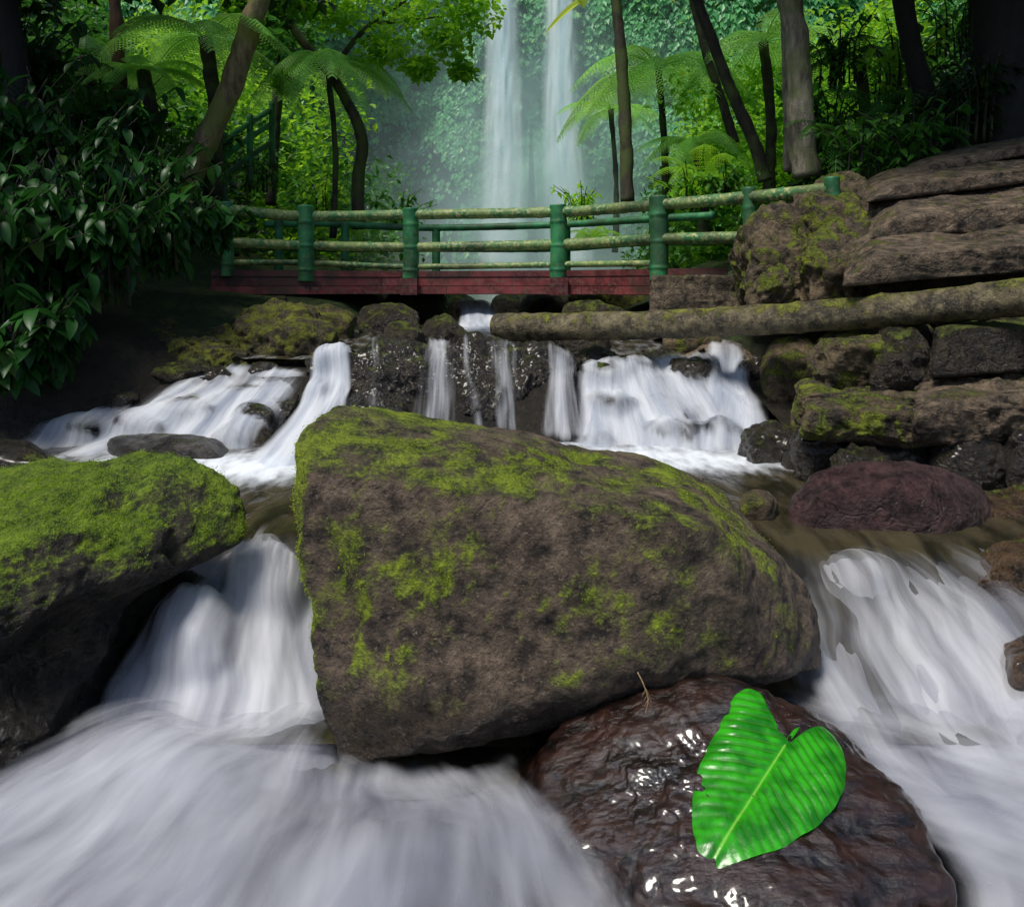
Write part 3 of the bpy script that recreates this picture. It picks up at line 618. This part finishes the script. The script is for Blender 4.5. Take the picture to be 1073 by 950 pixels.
p=ext(S((657,212,12),(656,150,12),(652,70,12),(645,-5,12)),9)
tree(p,[.12,.11,.10,.09,.06],B_md,LM_m,high(p[-1],5,.8,.8),400,"straight dark tree trunk behind the bridge")
p=ext(S((802,190,11),(790,150,11),(762,85,11),(728,-5,11)),8.5)
tree(p,[.11,.10,.09,.08,.05],B_dk,LM_m,high(p[-1],5,.8,.8),400,"leaning dark tree trunk behind the railing")
p=ext(S((770,150,12.5),(758,110,12.5),(738,50,12.5),(724,-5,12.5)),9)
tree(p,[.08,.08,.07,.06,.04],B_dk,LM_m,high(p[-1],5,.8,.8),400,"thin leaning dark tree trunk")
p=ext(S((845,185,8.6),(840,130,8.6),(836,60,8.6),(828,-5,8.6)),7.2)
tree(p,[.17,.15,.14,.14,.09],B_lt,LM_m,high(p[-1]+[.8,.8,.8],5,.8,.8),700,"pale straight tree trunk beside the stone steps")
p=ext(S((826,180,9.5),(824,100,9.5),(822,-5,9.5)),7.4)
tree(p,[.06,.05,.05,.03],B_lt,LM_m,high(p[-1]+[.5,.5,1],5,.8,.8),400,"thin pale tree trunk")
p=ext(S((990,180,8.8),(985,140,8.8),(960,70,8.8),(945,-5,8.8)),7.4)
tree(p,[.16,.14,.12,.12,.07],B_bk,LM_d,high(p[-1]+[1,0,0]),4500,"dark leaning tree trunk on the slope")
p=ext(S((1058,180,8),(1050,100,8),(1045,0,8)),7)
tree(p,[.35,.3,.26,.18],B_bk,LM_d,high(p[-1]+[0,-.6,0],20,1.2),9500,"thick dark tree trunk in deep shade")  # dense crown out of view, added to shade the right side
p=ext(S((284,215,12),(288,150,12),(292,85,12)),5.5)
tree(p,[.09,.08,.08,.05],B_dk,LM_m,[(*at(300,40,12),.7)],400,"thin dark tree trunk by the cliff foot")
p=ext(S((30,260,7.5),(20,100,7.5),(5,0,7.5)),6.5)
tree(p,[.14,.13,.12,.08],B_bk,LM_d,high(p[-1]+[-.6,-.5,0],18,1.0,1.3),7000,"dark shaded tree trunk over broad leaved plants")  # dense crown out of view, added to shade the left bank
def treefern(top,base,L,n,mat,label,seed,n2=20,rise=.45,arch=.75,sub=8,tr=.09):
    random.seed(seed); e=empty('tree_fern',base)
    if np.linalg.norm(np.asarray(top)-np.asarray(base))>.3:
        V,Fc=tube([base,(np.asarray(top)+np.asarray(base))/2+np.array([.08,0,0]),top],[tr*1.3,tr,tr],10,24,.4,seed); mk('trunk',V,Fc,B_dk,True,e,base)
    parts=[]
    for i in range(n):
        a=i/n*2*math.pi+random.uniform(-.25,.25); l=L*random.uniform(.8,1.1)
        parts+=frond(top,(math.cos(a),math.sin(a)),l,arch*random.uniform(.75,1.25),rise*random.uniform(.5,1.5),n2,.21,sub)
    V,Fc=join(parts); mk('crown',V,Fc,mat,False,e,base)
    return tag(e,label,"tree fern")
def tf(a,b,Y,bz,L,n,mat,lab,seed,**k):
    t=at(a,b,Y); treefern(t,np.array([t[0]+.1,Y,bz]),L,n,mat,lab,seed,**k)
tf(690,72,14,2.2,2.2,13,LM_f,"tall tree fern with wide bright green fronds",1,n2=24,tr=.07)
tf(342,64,10.4,2.3,1.3,11,LM_f,"tree fern with feathery fronds beside the waterfall",2,n2=24,tr=.04,arch=.95)
tf(215,40,9.4,2.8,1.45,11,LM_f,"tree fern among trees on the slope",3,n2=24)
tf(800,45,13,3.2,1.9,12,LM_f,"tree fern with light green fronds on the slope",4)
tf(900,60,11,2.8,1.3,12,LM_m,"tree fern in shade on the slope",5)
tf(90,60,11,3.4,1.4,12,LM_m,"tree fern in shade above the bank",6)
tf(640,115,17,2.4,1.5,11,LM_f,"small tree fern near the waterfall",7,tr=.06)
tf(730,150,13,2.4,1.2,11,LM_f,"low fern with arching fronds",8)
tf(150,75,9.4,3.0,1.0,11,LM_f,"tree fern with pale fronds above dark plants",9,n2=22)
def gf(a,b,Y,L,n,mat,lab,seed):
    t=at(a,b,Y); treefern(t,t-np.array([0,0,.1]),L,n,mat,lab,seed,n2=14,rise=.9,arch=.95,sub=6)
for i,(a,b,Y,L,m) in enumerate(((365,240,11,.6,LM_b),(395,232,11.4,.5,LM_b),(700,262,10.5,.5,LM_m),(735,190,11,.9,LM_b),(880,150,8.5,.8,LM_m),(915,120,9,.9,LM_m),(960,150,8.2,.7,LM_m),(1010,110,8.5,.8,LM_d),(620,250,12,.6,LM_b),(180,170,9,.9,LM_m),(90,120,8.5,.9,LM_m),(30,90,8,.9,LM_d))):
    gf(a,b,Y,L,10,m,"small fern with arching green fronds",20+i)
V,Fc=inst(*leafT(12,lambda t:.16*math.sin(math.pi*min(1,.06+t*.94))**.6+.003,.3,.3),np.array([at(640,-12,9),at(652,-30,9),at(600,-45,9)]),np.array([[-1,.1,-.30],[.9,.2,-.1],[.1,-.4,-.5]]),np.array([[0,-.5,1],[0,-.5,1],[0,-.4,1.]]),np.array([.95,.8,.8]))
bp_=tube([at(560,-200,9.3),at(620,-120,9.1),at(625,-34,9)],[.05,.04,.02],8,20)
e=empty('banana_plant',at(560,-200,9.3)); mk('leaf',V,Fc,LM_y,True,e,at(560,-200,9.3)); mk('stem',*bp_,B_dk,True,e,at(560,-200,9.3))
tag(e,"yellow-green broad leaf hanging from above","plant")
def bplant(c,r,h,n,mat,label,s=(.2,.34),name='broadleaf_plant',T=T_br,dz=-.7):
    e=empty(name,c); parts=[]; pos=[];dr=[]
    c=np.asarray(c,float); ns=max(5,n//14)
    for i in range(ns):
        a=random.uniform(0,6.28); q=random.random()**.5*r; top=c+np.array([math.cos(a)*q,math.sin(a)*q*.8,h*random.uniform(.45,1)])
        mid=(c+top)/2+np.array([math.cos(a)*q*-.1,0,h*.1]); st_=c+np.array([math.cos(a)*q*.4,math.sin(a)*q*.3,0])
        path=[st_,mid,top]; parts.append(tube(path,[.014,.01,.005],5,10))
        P=cr(path,16)
        for k in range(n//ns):
            tt=random.uniform(.15,1); p=P[int(tt*15)]; b=random.uniform(0,6.28)
            pos.append(p); dr.append((math.cos(b),math.sin(b)-.25,dz*random.uniform(.1,1.6)))
    pos=np.array(pos);dr=np.array(dr); m=len(pos)
    V,Fc=inst(T[0],T[1],pos,dr,upv(m,.25),rng.uniform(s[0],s[1],m)); mk('foliage',V,Fc,mat,True,e,c)
    V,Fc=join(parts); mk('stem',V,Fc,B_dk,True,e,c)
    return tag(e,label,"plant")
LM_bd=leaf_mat('leaf_broad_dark',(.006,.038,.007),(.034,.14,.02),.25,.38,spec=.3)
for i,(a,b,Y,r,h,n) in enumerate(((40,340,6.2,.75,1.5,640),(105,320,6.4,.65,1.45,560),(170,285,7.0,.5,1.0,360),(-20,340,5.6,.8,1.5,600),(70,250,6.9,.8,1.5,540),(150,245,7.4,.8,1.1,440),(0,230,6.8,.8,1.6,480),(50,395,5.7,.45,.9,320),(205,255,7.9,.4,.7,240),(20,120,8,.9,1.3,400),(120,170,8.6,.8,1.0,360),(0,410,5.4,.5,.8,300),(232,262,8.1,.3,.6,160))):
    bplant(at(a,b,Y),r,h,n,LM_bd,"dense dark green plant with drooping glossy leaves",s=(.12,.24))["group"]="broad leaved plants on the bank"
for i,(a,b,Y,r,h,n,m) in enumerate(((900,190,8,.6,.9,200,LM_m),(960,185,7.8,.7,1.0,240,LM_m),(1030,150,7.9,.7,1.2,260,LM_d),(870,160,9.2,.6,.9,200,LM_m),(720,220,11,.7,.7,200,LM_b),(760,215,10.5,.6,.6,160,LM_m),(610,235,14,.8,.8,200,LM_b),(420,240,14,.8,.8,200,LM_m),(340,225,12,.7,.7,200,LM_b),(270,200,11,.8,.8,200,LM_m),(215,180,10,.7,.8,200,LM_m),(940,110,9.5,.8,1.2,260,LM_b),(880,90,10.5,.8,1.2,260,LM_m),(1000,60,9.8,.8,1.2,240,LM_m))):
    bplant(at(a,b,Y),r,h,n,m,"leafy green shrub on the slope",s=(.10,.18),name='shrub',dz=-.3)["group"]="shrubs on the slopes"
def jungle(name,n_cl,xr,yr,dmin,lm,per,s0,s1,hh,sd,cond=lambda x,y:True):
    C=[]
    while len(C)<n_cl:
        x=random.uniform(*xr);y=random.uniform(*yr)
        xl=np.interp(y,[9,12,22],[-1.7,-1.3,-2.5]);xrr=np.interp(y,[9,12,22],[1.1,1.3,3.5])
        if max(xl-x,x-xrr)<dmin or not cond(x,y): continue
        z=float(terr(np.array([x]),np.array([y]))[0]); C.append((x,y,z+random.uniform(0,hh)))
    V,Fc=cloud(C,rng.uniform(.5,1.1,len(C)),n_cl*per,s0,s1,flat=.8)
    o=mk(name,V,Fc,lm,False); o["kind"]="stuff"; return o
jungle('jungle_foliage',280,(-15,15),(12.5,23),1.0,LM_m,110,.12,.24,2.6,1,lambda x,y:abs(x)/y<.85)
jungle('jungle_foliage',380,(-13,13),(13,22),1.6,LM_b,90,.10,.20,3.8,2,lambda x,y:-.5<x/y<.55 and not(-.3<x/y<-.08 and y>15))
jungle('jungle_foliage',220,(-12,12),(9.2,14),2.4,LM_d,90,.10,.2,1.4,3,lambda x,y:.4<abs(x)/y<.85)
n=90000
x=rng.uniform(-16,18,n); z=rng.uniform(1.5,14,n); keep=fbm(np.stack([x*.5,z*.5,x*0],1),4,77)+.5>0
keep&=~((((x+4.8)/3.0)**2+((z-3.5)/4.6)**2<1)&(rng.random(n)<.9)); x=x[keep];z=z[keep]; n=len(x)  # ivy thinned so dark rock colour stands for the shaded recess
y=cly(x,z)-rng.random(n)*.35
V,Fc=inst(T_q[0],T_q[1],np.stack([x,y,z],1),np.stack([rng.normal(size=n)*.6,-.3-rng.random(n)*.5,-.8-rng.random(n)*.4],1),np.stack([rng.normal(size=n)*.3,-1+0*x,.5+0*x],1),rng.uniform(.16,.36,n))
o=mk('ivy',V,Fc,LM_c,False); o["kind"]="stuff"
def tufts(ob,n,zmin,thr,mat,s0,s1,mossf):
    me=ob.data; nv=len(me.vertices); co=np.empty(nv*3,np.float32); me.vertices.foreach_get('co',co); co=co.reshape(-1,3)+np.array(ob.location)
    no=np.empty(nv*3,np.float32); me.vertices.foreach_get('normal',no); no=no.reshape(-1,3)
    sc=mossf(co.astype(float),no.astype(float))
    ids=np.where((sc>thr)&(co[:,2]>zmin)&(co[:,1]<3.6))[0]; pr=np.clip(sc[ids]-thr+.03,0,.35); pr/=pr.sum()
    k=rng.choice(ids,n,p=pr); pos=co[k]+rng.normal(size=(n,3))*.007; nn=no[k]
    V,Fc=inst(T_q[0],T_q[1],pos-nn*.003,nn+rng.normal(size=(n,3))*.6,rng.normal(size=(n,3)),rng.uniform(s0,s1,n))
    mk('moss',V,Fc,mat,False,ob,np.array(ob.location))
LM_moss=leaf_mat('moss_blades',(.12,.20,.008),(.42,.53,.02),.35,.8,spec=.1)
tufts(big,30000,.25,.10,LM_moss,.003,.007,moss_big)
tufts(left,50000,.42,.08,leaf_mat('moss_blades_green',(.08,.18,.008),(.30,.46,.02),.35,.8,spec=.1),.003,.007,moss_left)
# ---------------------------------------------------------------- log
M_log=rock_mat('log_bark',(.045,.034,.018),(.14,.115,.06),moss=.66,rough=.6,mossc=((.05,.06,.008),(.24,.25,.03)),spot=(.38,.34,.22),dark=(.016,.012,.007),bump=.4,crack=0,nzk=.5,nbk=3)
a=[at(520,343,7.0),at(690,340,6.3),at(860,331,5.5),at(1000,319,4.85),at(1140,303,4.25)]
V,Fc=tube(a,[.135,.125,.12,.12,.125],24,180,.12,3,node=.62)
e=mk('log',V,Fc,M_log,True,None,a[0]); tag(e,"long mossy yellowish bamboo-like log lying across the stream","log")
# ---------------------------------------------------------------- bridge
def paint(name,c1,c2,c3,lo=.56,brick=False):
    m,nt,out=newmat(name); g=geo(nt); P=g.outputs['Position']
    n1=noise(nt,P,4,6,.6); n2=noise(nt,P,22,6,.7); n3=noise(nt,P,1.3,3)
    c=mix(nt,sstep(nt,n1,.4,.6),c1,c2); c=mix(nt,sstep(nt,n2,lo,lo+.12),c,c3); c=mix(nt,mth(nt,'MULTIPLY',sstep(nt,n3,.5,.62),.6),c,(.02,.025,.012))
    h=n2
    if brick:
        s_=N(nt,'ShaderNodeSeparateXYZ',{0:P})
        v_=N(nt,'ShaderNodeCombineXYZ',{0:s_.outputs[0],1:mth(nt,'SUBTRACT',s_.outputs[2],1.5)}).outputs[0]
        bk=N(nt,'ShaderNodeTexBrick',{'Vector':v_,'Color1':(1,1,1,1),'Color2':(.5,.5,.5,1),'Mortar':(.1,.1,.1,1),'Scale':1.0,'Mortar Size':.005,'Brick Width':1.7,'Row Height':.105})
        mm=nt.nodes.new('ShaderNodeMix'); mm.data_type='RGBA'; mm.blend_type='MULTIPLY'; mm.inputs[0].default_value=.85
        nt.links.new(c,mm.inputs[6]); nt.links.new(bk.outputs[0],mm.inputs[7]); c=mm.outputs[2]
    b=N(nt,'ShaderNodeBump',{'Strength':.5,'Distance':.01,'Height':h})
    bs=N(nt,'ShaderNodeBsdfPrincipled',{'Base Color':c,'Roughness':.55,'Normal':b.outputs[0]}); nt.links.new(bs.outputs[0],out.inputs[0]); return m
PG=paint('green_paint',(.012,.14,.05),(.035,.26,.09),(.12,.2,.07),.52); PR=paint('rail_bamboo',(.035,.16,.05),(.17,.26,.07),(.42,.42,.18),.49)
PB=paint('red_paint',(.10,.013,.015),(.25,.04,.043),(.15,.08,.06),.5,True)
near=np.array([at(225,300,8.7),at(320,300,9.1),at(430,300,9.45),at(585,300,9.05),at(690,300,8.2),at(760,300,7.85)]); near[:,2]=0
br=empty('footbridge',(near[3][0],near[3][1]+.6,1.5)); bl=np.array(br.location)
far=near+np.array([0,1.35,0])
def boxstrip(P,w,z0,z1,push):
    P=cr(P,60); L=[]
    for off,zz in ((push,z1),(push-w,z1),(push-w,z0),(push,z0)):
        q=P.copy(); q[:,1]+=off; q[:,2]=zz; L.append(q)
    V=np.stack(L,1).reshape(-1,3); Fc=[]
    for i in range(59):
        for j in range(4):
            Fc.append([i*4+j,i*4+(j+1)%4,(i+1)*4+(j+1)%4,(i+1)*4+j])
    Fc.append([0,1,2,3]); Fc.append([59*4+3,59*4+2,59*4+1,59*4]); return V,np.array(Fc)
def quadbox(c,sx,sy,sz):
    s=np.array([[-1,-1,-1],[1,-1,-1],[1,1,-1],[-1,1,-1],[-1,-1,1],[1,-1,1],[1,1,1],[-1,1,1]])*.5*np.array([sx,sy,sz])+np.asarray(c)
    return s,np.array([[0,3,2,1],[4,5,6,7],[0,1,5,4],[1,2,6,5],[2,3,7,6],[3,0,4,7]])
mk('beam',*boxstrip(near,.14,1.50,1.60,.02),PB,False,br,bl)
mk('beam',*boxstrip(near,.11,1.605,1.72,.02),PB,False,br,bl)
mk('beam',*boxstrip(near,.05,1.725,1.80,-.05),PB,False,br,bl)
mk('beam',*boxstrip(far,.14,1.48,1.72,.10),PB,False,br,bl)
PN=cr(near,64);PF=cr(far,64);L=[]
for i in range(63):
    a_,b_=PN[i],PN[i+1]; c_,d_=PF[i+1],PF[i]; b_=a_+(b_-a_)*.94; c_=d_+(c_-d_)*.94
    V=np.array([a_,b_,c_,d_,a_,b_,c_,d_]); V[:4,2]=1.725;V[4:,2]=1.765
    V[[0,1,4,5],1]+=.025
    L.append((V,np.array([[0,3,2,1],[4,5,6,7],[0,1,5,4],[1,2,6,5],[2,3,7,6],[3,0,4,7]])))
mk('deck',*join(L),B_md,False,br,bl)
railpts=np.array([at(238,300,8.65),at(320,300,9.05),at(430,300,9.38),at(585,300,8.97),at(690,300,8.12),at(785,300,7.4),at(872,300,6.7)])
def rail(pts,z,r,mat=PR):
    q=pts.copy(); q[:,2]=z+rng.normal(size=len(q))*.015; V,Fc=tube(q,[r,r],10,160,.06,int(z*10),node=.38); mk('rail',V,Fc,mat,True,br,bl)
rail(railpts,2.52,.066); rail(railpts[:6],2.12,.064); rail(railpts[:5],1.87,.038)
fr=railpts[:6]+np.array([0,1.3,0]); rail(fr,2.48,.05,PG); rail(fr,2.14,.05,PG)
for i,q in enumerate(railpts):
    z0=1.72 if i!=6 else 2.2; y_=q[1]-.0
    V,Fc=tube([(q[0],y_,z0 if i in(0,6) else 1.66),(q[0]+.008,y_,2.1),(q[0]-.005,y_,2.62)],[.105,.105,.105] if i in(1,2,3,4) else [.07,.07,.07],12,60,.06,i,node=.3)
    mk('post',V,Fc,PG,True,br,bl)
    if i in (2,3): mk('bracket',*quadbox((q[0],near[i][1]-.2,1.60),.22,.1,.22),PB,False,br,bl)
for i,q in enumerate(fr):
    if i==5: continue
    V,Fc=tube([(q[0]+.2,q[1],1.72),(q[0]+.2,q[1],2.1),(q[0]+.2,q[1],2.52)],[.06,.06,.06],8,30,0,i,node=.3); mk('post',V,Fc,PG,True,br,bl)
tag(br,"green bamboo railed footbridge with red painted beams","bridge")
M_wall=rock_mat('abutment_stone',(.07,.052,.033),(.17,.13,.085),moss=.5,rough=.8,dark=(.02,.016,.01))
o=hull_rock('stone_wall',[at(a_,b_,y_) for a_ in (682,800) for b_,y_ in ((288,7.6),(352,7.6),(306,8.9),(352,8.9))],M_wall,sub=6,p=60,amp=.03,fr=6,seed=91,cuts=0,strata=.02)
tag(o,"rough stone abutment wall under the bridge end","wall")
o=hull_rock('stone_wall',[at(a_,b_,y_) for a_ in (225,300) for b_,y_ in ((310,8.7),(345,8.7),(310,9.6),(345,9.6))],M_dark,sub=5,p=40,amp=.03,fr=6,seed=92)
tag(o,"dark stone abutment wall under the bridge end","wall")
fe=empty('fence',at(235,190,10)); fl=np.array(fe.location)
fp=np.array([at(205,190,9.8),at(235,170,10.2),at(262,150,10.6),at(285,135,11)])
for dzz in (0,.28,.5):
    V,Fc=tube(fp+np.array([0,0,dzz-.2]),[.04,.04],8,40); mk('rail',V,Fc,PG,True,fe,fl)
for q in fp:
    V,Fc=tube([q-np.array([0,0,.6]),q+np.array([0,0,.1]),q+np.array([0,0,.42])],[.05,.05,.05],8,12); mk('post',V,Fc,PG,True,fe,fl)
tag(fe,"dark green bamboo handrail fence climbing the slope","fence")
# ---------------------------------------------------------------- hero leaf resting on the wet boulder
me=wet.data; nv=len(me.vertices); co=np.empty(nv*3,np.float32); me.vertices.foreach_get('co',co); co=co.reshape(-1,3)+np.array(wet.location)
bvh=BVHTree.FromPolygons([tuple(c_) for c_ in co],[tuple(p_.vertices) for p_ in me.polygons])
out=[(742,904),(731,878),(727,845),(730,812),(740,785),(754,762),(763,742),(771,726),(786,719),(799,726),(809,744),(816,762),(822,782),(827,768),(834,756),(846,749),(861,752),(876,763),(885,785),(887,808),(880,834),(864,856),(838,876),(802,892),(768,900)]
cam=np.array([0,0,CZ]); H_=[]
for a_,b_ in out+[(800,830),(780,860),(840,820),(790,780)]:
    d_=at(a_,b_,1.0)-cam; d_/=np.linalg.norm(d_); h_=bvh.ray_cast(Vector(cam),Vector(d_))
    if h_[0] is not None: H_.append(h_[0][:])
H_=np.array(H_); c0_=H_.mean(0); nrm=np.linalg.svd(H_-c0_)[2][2]; nrm=nrm*(1 if nrm[2]>0 else -1); P0=c0_+nrm*.02
def hit(a,b):
    d=at(a,b,1.0)-cam; t=np.dot(P0-cam,nrm)/np.dot(d,nrm); return cam+d*t
O=hit(822,780)
O2=np.array([hit(*q) for q in out])
e1=O2[0]-O; Lf=np.linalg.norm(e1); e1/=Lf; e2=np.cross(nrm,e1)
ab=np.stack([(O2-O)@e1,(O2-O)@e2],1)
Oc=np.array([.06*Lf,0]); q=ab-Oc
th=np.arctan2(q[:,1],q[:,0]); rr=np.hypot(q[:,0],q[:,1]); o_=np.argsort(th); th=th[o_];rr=rr[o_]
na,nr=360,80
A=np.linspace(-np.pi,np.pi,na,endpoint=False)
R=np.interp(A,np.r_[th-2*np.pi,th,th+2*np.pi],np.r_[rr,rr,rr])
for _ in range(4): R=(np.roll(R,1)+2*R+np.roll(R,-1))/4
t=np.linspace(0.001,1,nr)
u=(Oc[0]+np.outer(t,R*np.cos(A))).ravel(); v=np.outer(t,R*np.sin(A)).ravel(); tt=np.repeat(t,na)
us=rng.uniform(u.min(),u.max(),400); vs=rng.uniform(v.min(),v.max(),400); hh=[]
for a_,b_ in zip(us,vs):
    w=O+e1*a_+e2*b_+nrm*1.0; h_=bvh.ray_cast(Vector(w),Vector(-nrm)); hh.append(1-h_[3] if h_[0] else np.nan)
hh=np.array(hh); ok=~np.isnan(hh)&(np.abs(hh)<.15)
def bas(a_,b_): return np.stack([a_*0+1,a_,b_,a_*a_*.5,a_*b_*.5,b_*b_*.5],1)
cf=np.linalg.lstsq(bas(us[ok],vs[ok]),hh[ok],rcond=None)[0]; res=hh[ok]-bas(us[ok],vs[ok])@cf
lift=np.percentile(res,94)+.002
k=(u-.75*np.abs(v)+.25*v*v/Lf)/Lf
ph=k*14+.04*np.sin(v*60); gro=((ph+.5)%1-.5)
vein=np.exp(-(gro/.06)**2)*(np.abs(v)>0.002); pleat=np.exp(-(gro/.2)**2)
mid=np.exp(-(v/.0026)**2)*(u>-.01)
edge=np.clip((tt-.7)/.3,0,1)
h=-.0036*pleat*np.clip(np.abs(v)/.02,0,1)*(1-edge*.5)+.004-.007*np.exp(-(v/.011)**2)+.016*np.clip(np.abs(v)/Lf/.4,0,1)-.016*edge**2+.004*np.sin(ph*1.3+v*20)*edge+.008*fbm(np.stack([u*9,v*9,u*0],1),3,3)
Vv=O+np.outer(u,e1)+np.outer(v,e2)+np.outer(bas(u,v)@cf+lift+h,nrm)
i,j=np.meshgrid(np.arange(nr-1),np.arange(na),indexing='ij'); a_=(i*na+j).ravel(); b_=(i*na+(j+1)%na).ravel()
Fc=np.stack([a_,a_+na,b_+na,b_],1)
m,nt,outn=newmat('glossy_leaf')
vf=N(nt,'ShaderNodeAttribute',attribute_name='vein').outputs['Fac']; pf=N(nt,'ShaderNodeAttribute',attribute_name='pleat').outputs['Fac']; g=geo(nt)
n1=noise(nt,g.outputs['Position'],14,4); n2=noise(nt,g.outputs['Position'],120,4)
c_=mix(nt,sstep(nt,n1,.35,.65),(.008,.17,.004),(.035,.43,.010)); c_=mix(nt,mth(nt,'MULTIPLY',pf,.6),c_,(.004,.09,.003)); c_=mix(nt,mth(nt,'MULTIPLY',vf,.8),c_,(.25,.60,.07))  # grooves darkened in colour, so the pleats look shaded and deeper
bp=N(nt,'ShaderNodeBump',{'Strength':.25,'Distance':.003,'Height':n2})
bs=N(nt,'ShaderNodeBsdfPrincipled',{'Base Color':c_,'Roughness':.28,'Specular IOR Level':.5,'Coat Weight':.15,'Coat Roughness':.12,'Normal':bp.outputs[0]})
tl=N(nt,'ShaderNodeBsdfTranslucent',{'Color':(.08,.5,.02,1)})
nt.links.new(N(nt,'ShaderNodeMixShader',{0:.12,1:bs.outputs[0],2:tl.outputs[0]}).outputs[0],outn.inputs[0])
leaf=empty('leaf',O)
mk('leaf_blade',Vv,Fc,m,True,leaf,O,attrs={'vein':np.clip(mid+vein*.22,0,1),'pleat':pleat*np.clip(np.abs(v)/.015,0,1)})
hO=float((bas(np.array([0.]),np.array([0.]))@cf)[0])+lift
V,Fc=tube([O+e1*.015+nrm*(hO-.010),O+e1*.006+nrm*(hO-.016),O+nrm*(hO-.03)],[.0025,.0025,.0025],8,16); mk('stalk',V,Fc,m,True,leaf,O)
tag(leaf,"large glossy bright green heart shaped leaf on the wet boulder","leaf")
P_=[at(668,704,2.36),at(674,716,2.34),at(679,732,2.32),at(676,748,2.31)]
M_tw=bark_mat('dry_twig',(.25,.16,.08),(.45,.33,.18),0)
tp=[tube(P_,[.0022,.002,.001],6,20)]
for k_ in range(7):
    q_=cr(P_,20)[8+k_]; tp.append(tube([q_,q_+np.array([(-1)**k_*.007,-.003,-.008]),q_+np.array([(-1)**k_*.013,-.006,-.02])],[.001,.0008,.0005],5,6))
tw=mk('twig',*join(tp),M_tw,True,None,P_[0]); tag(tw,"dry pale brown twig lying against the boulder","twig")
# ---------------------------------------------------------------- light
sd=np.array([-.35,-.36,1.0]); sd/=np.linalg.norm(sd)
el=math.asin(sd[2]); az=math.atan2(sd[0],sd[1])
w=bpy.data.worlds.new("World"); scene.world=w; w.use_nodes=True; nt=w.node_tree; nt.nodes.clear()
sk=nt.nodes.new('ShaderNodeTexSky'); sk.sky_type='NISHITA'; sk.sun_disc=False; sk.sun_elevation=el; sk.sun_rotation=az
bg=nt.nodes.new('ShaderNodeBackground'); bg.inputs[1].default_value=.10; ow=nt.nodes.new('ShaderNodeOutputWorld')
nt.links.new(sk.outputs[0],bg.inputs[0]); nt.links.new(bg.outputs[0],ow.inputs[0])
ld=bpy.data.lights.new('sun','SUN'); ld.energy=3.7; ld.angle=math.radians(18); ld.color=(1,.95,.86)
lo=bpy.data.objects.new('sun',ld); col.objects.link(lo); lo.rotation_euler=Vector(sd).to_track_quat('Z','Y').to_euler(); lo.location=(0,0,20)
# ---------------------------------------------------------------- camera
cd=bpy.data.cameras.new('camera'); cd.sensor_width=36; cd.lens=F/1073*36; cd.shift_y=-(475-300)/1073; cd.clip_end=300; cd.clip_start=.05
co_=bpy.data.objects.new('camera',cd); col.objects.link(co_); co_.location=(0,0,CZ); co_.rotation_euler=(math.radians(90),0,0)
scene.camera=co_
scene.view_settings.view_transform='Standard'; scene.view_settings.look='None'; scene.view_settings.exposure=0
